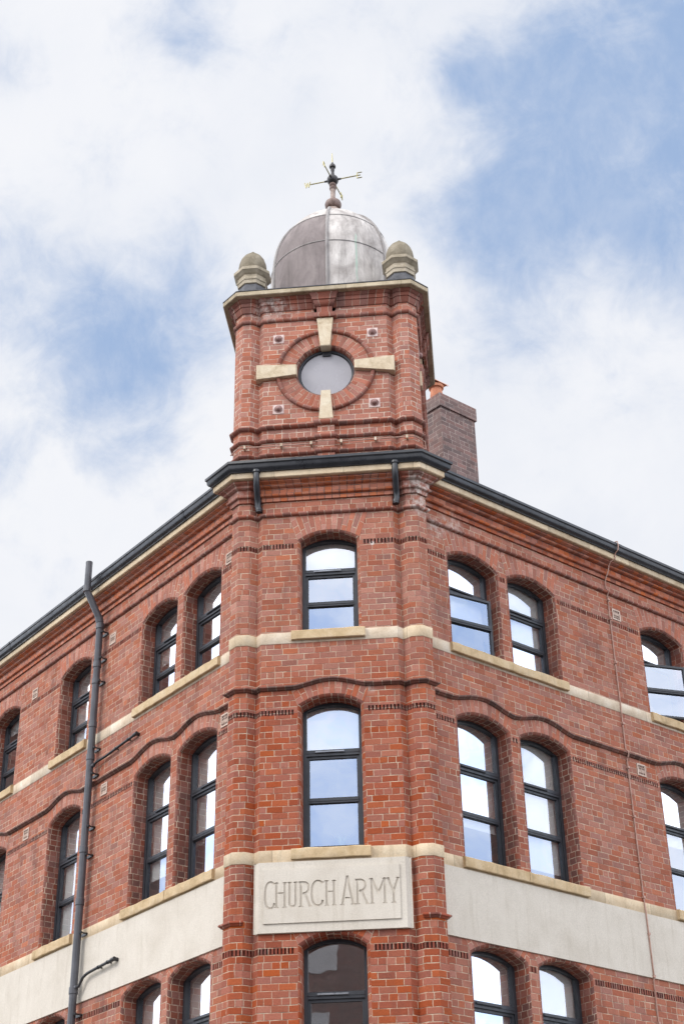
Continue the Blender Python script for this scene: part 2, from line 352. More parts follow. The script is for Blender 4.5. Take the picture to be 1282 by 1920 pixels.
def thing(name, label, cat, loc, group=None):
    o = bpy.data.objects.new(name, None); COL.objects.link(o); o.location = loc; o.empty_display_size = .2
    o['label'] = label; o['category'] = cat
    if group: o['group'] = group
    ROOTLOC[o.name] = tuple(loc); return o
def struct(o): o['kind'] = 'structure'; return o

class Fac:
    def __init__(s, o, d, n): s.o = o; s.d = d; s.n = n
    def pt(s, a, b, z): return (s.o[0]+s.d[0]*a+s.n[0]*b, s.o[1]+s.d[1]*a+s.n[1]*b, z)
TL, TR = radians(46.51), radians(44.12)
A = .993
FC = Fac((0, 0), (1, 0), (0, -1))
FL = Fac((-A, 0), (-cos(TL), sin(TL)), (-sin(TL), -cos(TL)))
FRt = Fac((A, 0), (cos(TR), sin(TR)), (sin(TR), -cos(TR)))
NX, NW, ND, KX, PW = 1.0, .075, .085, 1.267, .170
NP = .115
def add2(p, d, k): return (p[0]+d[0]*k, p[1]+d[1]*k)
def foot(F, K):
    s_ = (K[0]-F.o[0])*F.d[0]+(K[1]-F.o[1])*F.d[1]; return s_
KL, KR = (-KX, 0.0), (KX, 0.0)
EL, ER = add2(KL, FL.d, PW), add2(KR, FRt.d, PW)
sL, sR = foot(FL, EL), foot(FRt, ER)
PLf, PRf = add2(FL.o, FL.d, sL), add2(FRt.o, FRt.d, sR)
LEN_L, LEN_R = 11.5, 11.5
endL, endR = add2(FL.o, FL.d, LEN_L), add2(FRt.o, FRt.d, LEN_R)
OUT = [endL, PLf, EL, KL, KR, ER, PRf, endR]
NOT_L = [(-NX-NP, 0), (-NX, ND), (-NX+NW, 0)]; NOT_R = [(NX-NW, 0), (NX, ND), (NX+NP, 0)]
OUTN = [endL, PLf, EL, KL] + NOT_L + NOT_R + [KR, ER, PRf, endR]
# segments of OUTN: 0 left wing, 1 return, 2 side, 3 pilaster front, 4,5 notch, 6 bay wall, 7,8 notch, 9 pilaster front, 10 side, 11 return, 12 right wing

def sweep(mb, path, prof, segs=None, closed=False, mi=0, vs=0, caps=True):
    n = len(path)
    def nrm(i):
        a, b = path[i], path[(i+1) % n]; dx, dy = b[0]-a[0], b[1]-a[1]; l = math.hypot(dx, dy); return (dy/l, -dx/l)
    nseg = n if closed else n-1
    N = [nrm(i) for i in range(nseg)]
    def mit(i):
        if closed: a, b = N[(i-1) % nseg], N[i % nseg]
        else: a, b = N[max(i-1, 0)], N[min(i, nseg-1)]
        k = 1+a[0]*b[0]+a[1]*b[1]; return ((a[0]+b[0])/k, (a[1]+b[1])/k)
    MI = [mit(i) for i in range(n)]
    U = [0]
    for i in range(nseg): a, b = path[i], path[(i+1) % n]; U.append(U[-1]+math.hypot(b[0]-a[0], b[1]-a[1]))
    V = [0]
    for i in range(1, len(prof)): V.append(V[-1]+math.hypot(prof[i][0]-prof[i-1][0], prof[i][1]-prof[i-1][1]))
    for i in range(nseg):
        if segs is not None and i not in segs: continue
        j = (i+1) % n
        def P(k, o, z): return (path[k][0]+MI[k][0]*o, path[k][1]+MI[k][1]*o, z)
        for k in range(len(prof)-1):
            (o0, z0), (o1, z1) = prof[k], prof[k+1]
            mb.face([P(i, o0, z0), P(j, o0, z0), P(j, o1, z1), P(i, o1, z1)], [(U[i], vs+V[k]), (U[i+1], vs+V[k]), (U[i+1], vs+V[k+1]), (U[i], vs+V[k+1])], mi)
        if caps and not closed:
            if i == 0 or (segs is not None and i-1 not in segs): mb.face([P(i, o, z) for o, z in prof], None, mi)
            if i == nseg-1 or (segs is not None and i+1 not in segs): mb.face([P(j, o, z) for o, z in prof], None, mi)

def roll(z0, z1, p, n=6, base=0):
    """half-round moulding profile"""
    r = (z1-z0)/2; c = (z0+z1)/2
    return [(base, z0)]+[(base+p*cos(t), c+r*sin(t)) for t in [-pi/2+pi*k/n for k in range(n+1)]]+[(base, z1)]

# ------------------------------------------------------------------ ground
g = MB(); g.face([(-1500, -1500, GROUND), (1500, -1500, GROUND), (1500, 1500, GROUND), (-1500, 1500, GROUND)])
m, t, b = newmat('asphalt'); geo = t.n.new('ShaderNodeNewGeometry')
t.l.new(t.ramp(t.noise(geo.outputs['Position'], 30, 6, .7), [(.3, (.04, .04, .042)), (.7, (.075, .073, .07))]), b.inputs['Base Color']); b.inputs['Roughness'].default_value = .9
struct(g.build('ground', m, None))
pv = MB(); sweep(pv, [endL, FL.o, FRt.o, endR], [(0, GROUND+.004), (0, GROUND+.12), (2.2, GROUND+.12), (2.24, GROUND+.10), (2.24, GROUND+.004)])
struct(pv.build('pavement', STP, None))

# ------------------------------------------------------------------ building
B = thing('corner_building', 'red brick corner building with sandstone bands, carved stone panel and square domed turret', 'building', (0, 2.0, GROUND))
Z1, Z2, Z3 = -1.97, 1.065, 4.115            # sill tops
SP = {1: -.165, 2: 2.995, 3: 5.515}; RISE = {1: .13, 2: .125, 3: .125}
DENT = {1: (-.25, -.175), 2: (2.885, 2.960), 3: (5.414, 5.490)}
SILL = {1: Z1, 2: Z2, 3: Z3}
BN = .045          # bullnose radius at the openings
DEPTH = .215       # reveal depth to the frame
WINS = {'C': [(-.388, .402)], 'L': [(.945, 1.872), (2.118, 3.05), (4.685, 5.63), (7.13, 8.06), (9.6, 10.53)], 'R': [(.945, 1.868), (2.128, 3.058), (5.035, 5.965), (7.45, 8.38)]}
FACS = {'C': FC, 'L': FL, 'R': FRt}
ENDS = {'C': (-NX+NW, NX-NW), 'L': (sL, LEN_L), 'R': (sR, LEN_R)}

def arcpts(s0, s1, zs, rise, n=14):
    a = (s1-s0)/2; R = (a*a+rise*rise)/(2*rise); c = (s0+s1)/2; zc = zs+rise-R
    th = math.asin(a/R); return [(c+R*sin(-th+2*th*k/n), zc+R*cos(-th+2*th*k/n)) for k in range(n+1)]
def opening_path(s0, s1, zb, zs, rise, n=14):
    arc = arcpts(s0, s1, zs, rise, n)
    pts = [(s0, zb)]+arc+[(s1, zb)]
    nr = []
    for i, p in enumerate(pts):   # outward (away from the opening)
        if i == 0: nr.append((-1, 0)); continue
        if i == len(pts)-1: nr.append((1, 0)); continue
        def sn(a, b):
            dx, dz = b[0]-a[0], b[1]-a[1]; l = math.hypot(dx, dz); return (-dz/l, dx/l)
        a, b = sn(pts[i-1], p), sn(p, pts[i+1]); k = 1+a[0]*b[0]+a[1]*b[1]; nr.append(((a[0]+b[0])/k, (a[1]+b[1])/k))
    return pts, nr

def hump(key, s, fl=2):
    """rise of the dripmould over each window arch"""
    z = 0
    for (a, b) in WINS[key]:
        c = (a+b)/2; hw = (b-a)/2+.125; t = abs(s-c)/hw
        if t < 1: z = max(z, (.10 if key == 'C' else .118)*(.5+.5*cos(pi*t))**.8)
    return z
STR0, STR1 = 3.235, 3.295      # dripmould bottom/top before humps

def dent_ranges(key, fl):
    e0, e1 = ENDS[key]; xs = []
    if key == 'C': cur = e0
    else: cur = e0+.015
    for (a, b) in WINS[key]:
        x1 = a-BN-(.045 if key == 'C' else .03)
        if x1-cur > .1: xs.append((cur+(.0), x1))
        cur = b+BN+(.045 if key == 'C' else .03)
    if e1-cur > .1: xs.append((cur, e1))
    return xs

def wall(key, zbot, ztop):
    F = FACS[key]; e0, e1 = ENDS[key]
    holes = []; arches = []; rim = []
    for fl in (1, 2, 3):
        for (a, b) in WINS[key]:
            top = SP[fl]+RISE[fl]+BN+.02
            holes.append((a-BN, b+BN, SILL[fl], top)); arches.append((a, b, fl, top))
        for (a, b) in dent_ranges(key, fl): holes.append((a, b, *DENT[fl]))
    ss = sorted({round(x, 5) for h in holes for x in h[:2]} | {e0, e1}); zz = sorted({round(x, 5) for h in holes for x in h[2:]} | {zbot, ztop})
    mb = MB()
    for i in range(len(ss)-1):
        for j in range(len(zz)-1):
            cs, cz = (ss[i]+ss[i+1])/2, (zz[j]+zz[j+1])/2
            if any(h[0] < cs < h[1] and h[2] < cz < h[3] for h in holes): continue
            mb.face([F.pt(ss[i], 0, zz[j]), F.pt(ss[i+1], 0, zz[j]), F.pt(ss[i+1], 0, zz[j+1]), F.pt(ss[i], 0, zz[j+1])],
                    [(ss[i], zz[j]), (ss[i+1], zz[j]), (ss[i+1], zz[j+1]), (ss[i], zz[j+1])])
    for (a, b, fl, top) in arches:
        pts, nr = opening_path(a, b, SILL[fl], SP[fl], RISE[fl])
        outer = [(p[0]+n[0]*BN, p[1]+n[1]*BN) for p, n in zip(pts, nr)][1:-1]
        outer[0] = (a-BN, outer[0][1]); outer[-1] = (b+BN, outer[-1][1])
        for k in range(len(outer)-1):
            p, q = outer[k], outer[k+1]
            mb.face([F.pt(p[0], 0, p[1]), F.pt(q[0], 0, q[1]), F.pt(q[0], 0, top), F.pt(p[0], 0, top)], [p, q, (q[0], top), (p[0], top)])
    return mb

def reveal(mb, F, a, b, fl):
    pts, nr = opening_path(a, b, SILL[fl], SP[fl], RISE[fl])
    prof = [(BN*(1-sin(t)), -BN*(1-cos(t))) for t in [pi/2*k/4 for k in range(5)]]+[(0, -DEPTH-.09)]
    V = [0]
    for i in range(1, len(prof)): V.append(V[-1]+math.hypot(prof[i][0]-prof[i-1][0], prof[i][1]-prof[i-1][1]))
    T = [SILL[fl]]
    for i in range(1, len(pts)): T.append(T[-1]+math.hypot(pts[i][0]-pts[i-1][0], pts[i][1]-pts[i-1][1]))
    for i in range(len(pts)-1):
        head = 0 < i < len(pts)-2
        for k in range(len(prof)-1):
            def P(ii, kk):
                dd, oo = prof[kk]; x = pts[ii][0]+nr[ii][0]*dd
                if ii in (0, 1): x = a-dd
                if ii in (len(pts)-1, len(pts)-2): x = b+dd
                return F.pt(x, oo, pts[ii][1]+nr[ii][1]*dd)
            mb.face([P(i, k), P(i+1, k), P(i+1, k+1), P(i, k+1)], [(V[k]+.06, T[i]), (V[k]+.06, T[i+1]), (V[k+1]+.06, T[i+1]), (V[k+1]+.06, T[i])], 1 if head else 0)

def fan(mb, F, a, b, fl, topf, splay, o=.003):
    pts, nr = opening_path(a, b, SILL[fl], SP[fl], RISE[fl], 14)
    low = [(p[0]+n[0]*BN, p[1]+n[1]*BN) for p, n in zip(pts, nr)][1:-1]
    low[0] = (a-BN, low[0][1]); low[-1] = (b+BN, low[-1][1])
    n = len(low); L = b-a+2*BN; rows = []
    for k, p in enumerate(low):
        t = k/(n-1); x = a-BN-splay+(L+2*splay)*t; zt = topf(x); rows.append((p, (x, zt), t))
    for k in range(n-1):
        (p, P2, t), (q, Q2, t2) = rows[k], rows[k+1]
        wm = L+splay; h1 = math.hypot(P2[0]-p[0], P2[1]-p[1]); h2 = math.hypot(Q2[0]-q[0], Q2[1]-q[1])
        mb.face([F.pt(p[0], o, p[1]), F.pt(q[0], o, q[1]), F.pt(Q2[0], o, Q2[1]), F.pt(P2[0], o, P2[1])], [(0.03, t*wm), (0.03, t2*wm), (.03+h2, t2*wm), (.03+h1, t*wm)])

def teeth(mb, F, a, b, z0, z1, o=0.0):
    """dark course of slots with small upright bricks between them, set in the recess of the wall"""
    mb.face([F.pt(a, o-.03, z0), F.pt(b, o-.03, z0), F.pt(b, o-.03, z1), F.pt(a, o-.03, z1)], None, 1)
    mb.face([F.pt(a, o-.03, z0), F.pt(b, o-.03, z0), F.pt(b, o, z0), F.pt(a, o, z0)], None, 0)
    mb.face([F.pt(a, o-.03, z1), F.pt(b, o-.03, z1), F.pt(b, o, z1), F.pt(a, o, z1)], None, 0)
    n = max(2, round((b-a)/.047)); p = (b-a)/n
    for i in range(n+1):
        x = a+i*p; x0, x1 = max(a, x-p*.29), min(b, x+p*.29)
        mb.box(F, x0, x1, o-.029, o+.001+random.uniform(-.003, .003), z0+.001, z1-.001)

def mitre_local(F): return F
WALL_LABEL = {'L': 'long left-hand brick wall seen at a sharp angle', 'C': 'narrow front brick wall between the two corner piers', 'R': 'long right-hand brick wall'}
for key in 'LCR':
    F = FACS[key]
    mb = wall(key, GROUND, 6.2)
    wobj = mb.build('wall', BR, B, WALL_LABEL[key], smooth=0)
    for fl in (1, 2, 3):
        rv = MB(); fn = MB(); dt = MB()
        for (a, b) in WINS[key]:
            r1 = MB(); reveal(r1, F, a, b, fl)
            if fl == 3: fan(r1, F, a, b, fl, lambda x: 5.93, .12 if key == 'C' else .10)
            elif fl == 2: fan(r1, F, a, b, fl, lambda x: STR0+hump(key, x)+.006, .085 if key == 'C' else .06)
            else: fan(r1, F, a, b, fl, lambda x: .0, .06)
            nq = len(r1.f)-14
            for q in range(nq, len(r1.f)): r1.mi[q] = 2
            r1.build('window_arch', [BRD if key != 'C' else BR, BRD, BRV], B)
        for (a, b) in dent_ranges(key, fl):
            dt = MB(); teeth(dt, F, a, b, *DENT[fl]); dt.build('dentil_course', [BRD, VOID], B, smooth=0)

# corner piers
class Seg(Fac):
    def __init__(s, p, q):
        l = math.hypot(q[0]-p[0], q[1]-p[1]); s.len = l; d = ((q[0]-p[0])/l, (q[1]-p[1])/l); Fac.__init__(s, p, d, (d[1], -d[0]))
for side, ids in (('left', [1, 2, 3, 4, 5]), ('right', [7, 8, 9, 10, 11])):
    pm = MB(); dms = [MB(), MB(), MB(), MB()]; U = 0
    for i in ids:
        sg = Seg(OUTN[i], OUTN[i+1])
        cuts = [GROUND]
        toothed = i in (2, 3, 4, 5, 7, 8, 9, 10)
        zs = [(GROUND, 6.2)]
        if toothed:
            zs = [(GROUND, DENT[1][0]), (DENT[1][1], DENT[2][0]), (DENT[2][1], DENT[3][0]), (DENT[3][1], 6.2)]
            for fl in (1, 2, 3): teeth(dms[fl], sg, .004, sg.len-.004, *DENT[fl])
        for z0, z1 in zs:
            pm.face([sg.pt(0, 0, z0), sg.pt(sg.len, 0, z0), sg.pt(sg.len, 0, z1), sg.pt(0, 0, z1)], [(U, z0), (U+sg.len, z0), (U+sg.len, z1), (U, z1)])
        U += sg.len
    p = pm.build('pier', BR, B, 'angled brick pier on the %s of the front wall' % side, smooth=0)
    for fl in (1, 2, 3): dms[fl].build('dentil_course', [BRD, VOID], p, smooth=0)

# moulded courses running round the building
def run(name, prof, mat, path=OUTN, segs=None, label=None, vs=0, smooth=40):
    mb = MB(); sweep(mb, path, prof, segs, vs=vs); return mb.build(name, mat, B, label, smooth)
PIL = {1, 2, 3, 4, 5, 7, 8, 9, 10, 11}
run('roll_moulding', roll(5.932, 6.0, .045), BRM, label='round brick moulding below the top cornice')
CORN = [(0, 6.185), (.028, 6.188), (.032, 6.25), (.045, 6.252), (.066, 6.262), (.072, 6.28), (.066, 6.298), (.05, 6.305), (.052, 6.385), (.085, 6.392), (.10, 6.405), (.105, 6.43), (.115, 6.435), (.15, 6.455), (.155, 6.486)]
run('cornice', CORN, BRO, segs={6}, label='orange brick cornice with dark joints over the front wall', vs=.0, smooth=30)
run('cornice', CORN, BRO, segs={0}, label='orange brick cornice over the left-hand wall', smooth=30)
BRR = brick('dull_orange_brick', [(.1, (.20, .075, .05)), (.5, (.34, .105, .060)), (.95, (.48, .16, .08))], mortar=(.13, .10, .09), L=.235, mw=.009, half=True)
run('cornice', CORN, BRR, segs={12}, label='dull red brick cornice over the right-hand wall', smooth=30)
run('cornice', CORN, BRM, segs={1, 2, 3, 4, 5}, smooth=30); run('cornice', CORN, BRM, segs={7, 8, 9, 10, 11}, smooth=30)
run('stone_cornice', [(.06, 6.486), (.200, 6.487), (.210, 6.497), (.210, 6.612), (.06, 6.612)], ST, path=OUT, label='plain sandstone cornice under the gutter')
gprof = [(.13, 6.600), (.205, 6.598), (.212, 6.585), (.235, 6.584), (.240, 6.600), (.262, 6.612), (.278, 6.640), (.281, 6.680), (.290, 6.700), (.300, 6.704), (.302, 6.742), (.288, 6.745), (.285, 6.715), (.10, 6.715)]
gut = run('gutter', gprof, GU, path=OUT, smooth=50, label='black moulded gutter along the eaves')
def bandlab(z): return 'flat sandstone band between the storeys'
for z0, z1, mat in ((3.930, 4.098, STB), (.893, 1.052, ST)):
    for sg_, mt in (({0}, mat), ({1, 2, 3, 4}, ST), ({5, 6, 7}, mat), ({8, 9, 10, 11}, ST), ({12}, mat)):
        run('stone_band', [(0, z0), (.005, z0+.001), (.007, z0+.004), (.007, z1-.004), (.005, z1-.001), (0, z1)], mt, segs=sg_)
# dripmould on piers (flat) and on walls (humped)
DRIP = [(0, 0), (.020, .002), (.030, .012), (.036, .022), (.055, .030), (.058, .045), (.050, .056), (0, .060)]
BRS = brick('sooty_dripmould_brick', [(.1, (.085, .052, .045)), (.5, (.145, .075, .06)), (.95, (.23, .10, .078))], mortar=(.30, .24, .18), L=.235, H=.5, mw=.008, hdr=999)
for segs in ({1, 2, 3, 4, 5}, {7, 8, 9, 10, 11}):
    run('dripmould', [(o, STR0+z) for o, z in DRIP], BRS, segs=segs)
    run('pier_string', [(o*.8, .116+z) for o, z in DRIP], BRM, segs=segs-({4, 5} if 4 in segs else {7, 8}))
for key in 'LCR':
    F = FACS[key]; e0, e1 = ENDS[key]; n = int((e1-e0)/.04); mb = MB()
    for i in range(n):
        a, b = e0+(e1-e0)*i/n, e0+(e1-e0)*(i+1)/n; ha, hb = hump(key, a), hump(key, b)
        V = 0
        for k in range(len(DRIP)-1):
            (o0, z0), (o1, z1) = DRIP[k], DRIP[k+1]; V1 = V+math.hypot(o1-o0, z1-z0)
            mb.face([F.pt(a, o0, STR0+z0+ha), F.pt(b, o0, STR0+z0+hb), F.pt(b, o1, STR0+z1+hb), F.pt(a, o1, STR0+z1+ha)], [(a, V), (b, V), (b, V1), (a, V1)]); V = V1
    mb.build('dripmould', BRS, B, 'dark wavy brick moulding over the second-row window arches', smooth=50)

# stone panels
def panel_mesh(F, a, b, o, z0, z1, r=.02):
    mb = MB(); rows = []
    ring = [(a, 0, z0, z1), (a+r*.3, o-r*.6, z0, z1), (a+r, o, z0, z1)]
    sec = [(a, 0), (a+r*.25, o-r*.7), (a+r, o), (b-r, o), (b-r*.25, o-r*.7), (b, 0)]
    for k in range(len(sec)-1):
        (s0, o0), (s1, o1) = sec[k], sec[k+1]
        mb.face([F.pt(s0, o0, z0), F.pt(s1, o1, z0), F.pt(s1, o1, z1), F.pt(s0, o0, z1)])
    mb.face([F.pt(s_, o_, z0) for s_, o_ in sec]); mb.face([F.pt(s_, o_, z1) for s_, o_ in sec])
    return mb
panel_mesh(FL, sL+.004, LEN_L, .022, .0, .890).build('stone_panel', STP, B, 'long smooth pale stone band on the left-hand wall')
panel_mesh(FRt, sR+.004, LEN_R, .022, .0, .890).build('stone_panel', STP, B, 'long smooth pale stone band on the right-hand wall')
pan = panel_mesh(FC, -.985, .985, .040, .0, .885, .07).build('stone_panel', STP, B, 'pale stone panel with raised lettered tablet')

# lettering cut into the raised tablet
def letter_strokes():
    z0, z1 = .306, .618; W_ = .027; out = []
    def seg(p, q, w=W_): out.append((p, q, w))
    def poly(pts, w=W_):
        for a, b in zip(pts[:-1], pts[1:]): seg(a, b, w)
    def C(a, b, lo, hi):
        cx = a+(b-a)*.62; rx = (b-a)*.56; cz = (lo+hi)/2; rz = (hi-lo)/2-W_*.4
        pts = [(cx+rx*cos(t), cz+rz*math.copysign(abs(sin(t))**.72, sin(t))) for t in [radians(48)+radians(264)*k/18 for k in range(19)]]
        poly(pts); seg((pts[-1][0], pts[-1][1]), (pts[-1][0]+.006, pts[-1][1]+.03)); seg((pts[0][0]-.01, pts[0][1]+.006), (pts[0][0]+.02, pts[0][1]+.010), .014)
    def serif(x, z, w=.052): seg((x-w/2, z), (x+w/2, z), .010)
    def H(a, b, bar):
        x0, x1 = a+.035, b-.028; seg((x0, z0), (x0, z1)); seg((x1, z0), (x1, z1)); zb = z0+(z1-z0)*bar; seg((x0+.022, zb), (x1, zb), .015)
        for x in (x0, x1): serif(x, z1-.004); serif(x, z0+.004, .048)
    def U(a, b):
        x0, x1 = a+.03, b-.022; rx = (x1-x0)/2; cx = (x0+x1)/2
        poly([(x0, z1)]+[(cx-rx*cos(t), z0+.055-.05*sin(t)) for t in [pi*k/8 for k in range(9)]]+[(x1, z1)]); serif(x0, z1-.004); serif(x1, z1-.004)
    def R_(a, b):
        x0 = a+.03; seg((x0, z0), (x0, z1)); serif(x0, z0+.004); zm = z0+(z1-z0)*.50; r = (z1-zm)/2; cx = x0+.035
        poly([(x0-.02, z1-.008), (cx, z1-.008)]+[(cx+(b-a)*.40*sin(t), (z1+zm)/2+(r-.008)*cos(t)) for t in [pi*k/8 for k in range(9)]]+[(x0+.028, zm+.012)])
        seg((x0+.055, zm), (b-.012, z0)); serif(b-.014, z0+.004, .04)
    def A_(a, b):
        zt = .662; xm = (a+b)/2; seg((a+.022, z0), (xm-.002, zt)); seg((xm+.002, zt), (b-.020, z0)); seg((xm-.026, z0+.085), (xm+.026, z0+.085), .016); serif(a+.022, z0+.004, .05); serif(b-.02, z0+.004, .05)
    def Mm(a, b):
        x0, x1 = a+.03, b-.025; xm = (x0+x1)/2; seg((x0, z0), (x0-.004, z1)); seg((x1, z0), (x1+.004, z1)); seg((x0-.002, z1), (xm, z0+.13)); seg((xm, z0+.13), (x1+.002, z1)); serif(x0-.012, z1-.004, .045); serif(x1, z1-.004, .045); serif(x0, z0+.004, .045); serif(x1, z0+.004, .045)
    def Y(a, b):
        xm = (a+b)/2+.004; seg((xm, z0), (xm, z0+.15)); seg((xm, z0+.14), (a+.018, z1)); seg((xm, z0+.14), (b-.016, z1)); serif(a+.016, z1-.004, .05); serif(b-.012, z1-.004, .05); serif(xm, z0+.004, .05)
    C(-.842, -.725, .286, .640); H(-.728, -.562, .58); U(-.560, -.432); R_(-.418, -.262); C(-.262, -.125, .300, .632); H(-.105, .050, .56)
    A_(.100, .276); R_(.282, .445); Mm(.462, .672); Y(.672, .832)
    return out
def tablet():
    mb = MB(); mb.box(FC, -.856, .838, .036, .056, .112, .792)
    tab = mb.build('tablet', STP, pan, smooth=0)
    cb = bmesh.new()
    offy = ROOTLOC['corner_building']
    for (p, q, w_) in letter_strokes():
        d = Vector((q[0]-p[0], q[1]-p[1])); l = d.length
        if l < 1e-6: continue
        d /= l; nrm = Vector((-d.y, d.x)); e = w_*.5
        c4 = [Vector(p)-d*e*.45-nrm*e, Vector(q)+d*e*.45-nrm*e, Vector(q)+d*e*.45+nrm*e, Vector(p)-d*e*.45+nrm*e]
        fr = [cb.verts.new((c.x-offy[0], -.070-offy[1], c.y-offy[2])) for c in c4]
        bk = [cb.verts.new((c.x-offy[0], -.0395+random.uniform(-.0006, .0006)-offy[1], c.y-offy[2])) for c in c4]
        cb.faces.new(fr[::-1]); cb.faces.new(bk)
        for i in range(4): cb.faces.new((fr[i], fr[(i+1) % 4], bk[(i+1) % 4], bk[i]))
    bmesh.ops.recalc_face_normals(cb, faces=cb.faces)
    cme = bpy.data.meshes.new('cut'); cb.to_mesh(cme); cb.free()
    co = bpy.data.objects.new('cut', cme); COL.objects.link(co); co.parent = B
    md = tab.modifiers.new('cut', 'BOOLEAN'); md.operation = 'DIFFERENCE'; md.solver = 'EXACT'; md.use_self = True; md.object = co
    bpy.context.view_layer.update()
    dg = bpy.context.evaluated_depsgraph_get(); ne = bpy.data.meshes.new_from_object(tab.evaluated_get(dg))
    nf = len(ne.polygons)
    if nf > 60: tab.modifiers.clear(); tab.data = ne
    else: tab.modifiers.clear(); print('LETTER BOOLEAN FAILED', nf)
    print('letters faces', nf)
    bpy.data.objects.remove(co)
tablet()

# ------------------------------------------------------------------ windows
BARS = {3: (5.115, 4.618), 2: (2.412, 1.760), 1: (-.710, -1.32)}
def window(key, a, b, fl, label, blind=None, glass_m=(None, None, None), open_sash=False, fw_=.052):
    F = FACS[key]; zb = SILL[fl]; zs = SP[fl]; rise = RISE[fl]; of, ob = -DEPTH, -DEPTH-.075
    m1, m2 = BARS[fl]; a0, b0 = a-.004, b+.004
    win = MB()
    # jambs
    arc_o = arcpts(a0, b0, zs, rise+.004, 20); arc_i = arcpts(a0+fw_, b0-fw_, zs+.015, rise-.055, 20)
    for x0, x1 in ((a0, a0+fw_), (b0-fw_, b0)): win.box(F, x0, x1, ob, of, zb+.002, zs-.001)
    win.box(F, a0+fw_, b0-fw_, ob, of, zb+.002, zb+fw_+.01)
    for k in range(20):
        (p, q, p2, q2) = (arc_i[k], arc_i[k+1], arc_o[k], arc_o[k+1])
        win.face([F.pt(p[0], of, p[1]), F.pt(q[0], of, q[1]), F.pt(q2[0], of, q2[1]), F.pt(p2[0], of, p2[1])])
        win.face([F.pt(p[0], of, p[1]), F.pt(q[0], of, q[1]), F.pt(q[0], ob, q[1]), F.pt(p[0], ob, p[1])])
    for x0, x1, p, q in ((a0, a0+fw_, arc_o[0], arc_i[0]), (b0-fw_, b0, arc_i[-1], arc_o[-1])):
        (lambda m_: win.face([F.pt(x0, of, zs-.001), F.pt(x1, of, zs-.001), F.pt(q[0], of, q[1]), F.pt(p[0], of, p[1])]))(0)
        xi = x1 if x0 == a0 else x0
        win.face([F.pt(xi, of, zs-.001), F.pt(xi, ob, zs-.001), F.pt(xi, ob, zs+.015), F.pt(xi, of, zs+.015)])
    # inner sash rebate, a smaller step behind the outer frame
    i0, i1 = a0+fw_, b0-fw_; o2 = of-.018
    f = win.build('window', FR, B, label, smooth=30)
    F_out = F
    if open_sash:
        ca, sa_ = cos(open_sash), sin(open_sash)
        class Tilt(Fac):
            def pt(s, a_, o_, z_): return F_out.pt(i0+.006+(a_-i0)*ca-(o_-of)*sa_, of+.006+(a_-i0)*sa_+(o_-of)*ca, z_)
        FT = Tilt(F.o, F.d, F.n)
    else: FT = F
    tr = MB(); tr.box(F, i0, i1, ob, of+.004, m1-.042, m1+.042); tr.box(F, i0, i1, of+.004, of+.010, m1-.006, m1+.040); tr.build('transom', FR, f, smooth=0)
    tr = MB(); tr.box(FT, i0+.022, i1-.022, ob, of-.004, m2-.034, m2+.034); tr.box(FT, i0+.03, i1-.03, of-.004, of+.003, m2-.010, m2+.012); tr.build('glazing_bar', FR, f, smooth=0)
    vt = MB(); cx = (a+b)/2-.05*(b-a); vw = .19 if key == 'C' else .22
    vt.box(F, cx-vw, cx+vw, of+.010, of+.024, m1-.002, m1+.022); vt.box(F, cx-vw*.95, cx+vw*.95, of+.024, of+.03, m1+.002, m1+.010)
    vt.build('trickle_vent', VENTM if key == 'C' else FR, f, smooth=0)
    sa = MB()
    for x0, x1 in ((i0, i0+.036), (i1-.036, i1)): sa.box(FT, x0, x1, ob+.01, o2, zb+fw_+.01, m1-.042)
    sa.box(FT, i0+.036, i1-.036, ob+.01, o2, m1-.078, m1-.042); sa.box(FT, i0+.036, i1-.036, ob+.01, o2, zb+fw_+.01, zb+fw_+.040)
    sa.build('sash', FR, f, smooth=0)
    # panes (each very slightly out of true, as real glazing is)
    og = of-.042
    for n_, (z0, z1) in enumerate(((m1+.042, None), (m2+.034, m1-.042), (zb+fw_+.01, m2-.034))):
        t1, t2 = random.uniform(-.0020, .0020), random.uniform(-.0020, .0020)
        pn = MB()
        if z1 is None:
            pts = [(i0, z0), (i1, z0)]+[p for p in reversed(arc_i)]
        else: pts = [(i0+.018, z0-.01), (i1-.018, z0-.01), (i1-.018, z1+.01), (i0+.018, z1+.01)]
        zc = sum(p[1] for p in pts)/len(pts); xc = (i0+i1)/2
        FP = F if z1 is None else FT
        pn.face([FP.pt(p[0], og+(p[0]-xc)*t1+(p[1]-zc)*t2, p[1]) for p in pts])
        pn.build('pane', glass_m[n_] or GL, f, smooth=0)
    if blind:
        mat, ztop, zlow, x0f, x1f = blind
        bl = MB(); bl.box(F, i0-.05+(i1-i0)*x0f, i0+.05+(i1-i0)*x1f, -DEPTH-.104, -DEPTH-.100, zlow, ztop); bl.build('roller_blind', mat, f, smooth=0)
    return f
ROWN = {3: 'top', 2: 'middle', 1: 'bottom'}
POS = {'L': ['nearest the corner', 'second from the corner', 'beside the downpipe', 'fourth from the corner', 'farthest along'], 'R': ['nearest the corner', 'second from the corner', 'third from the corner', 'farthest along'], 'C': ['']}
WALLN = {'L': 'left-hand wall', 'R': 'right-hand wall', 'C': 'front wall'}
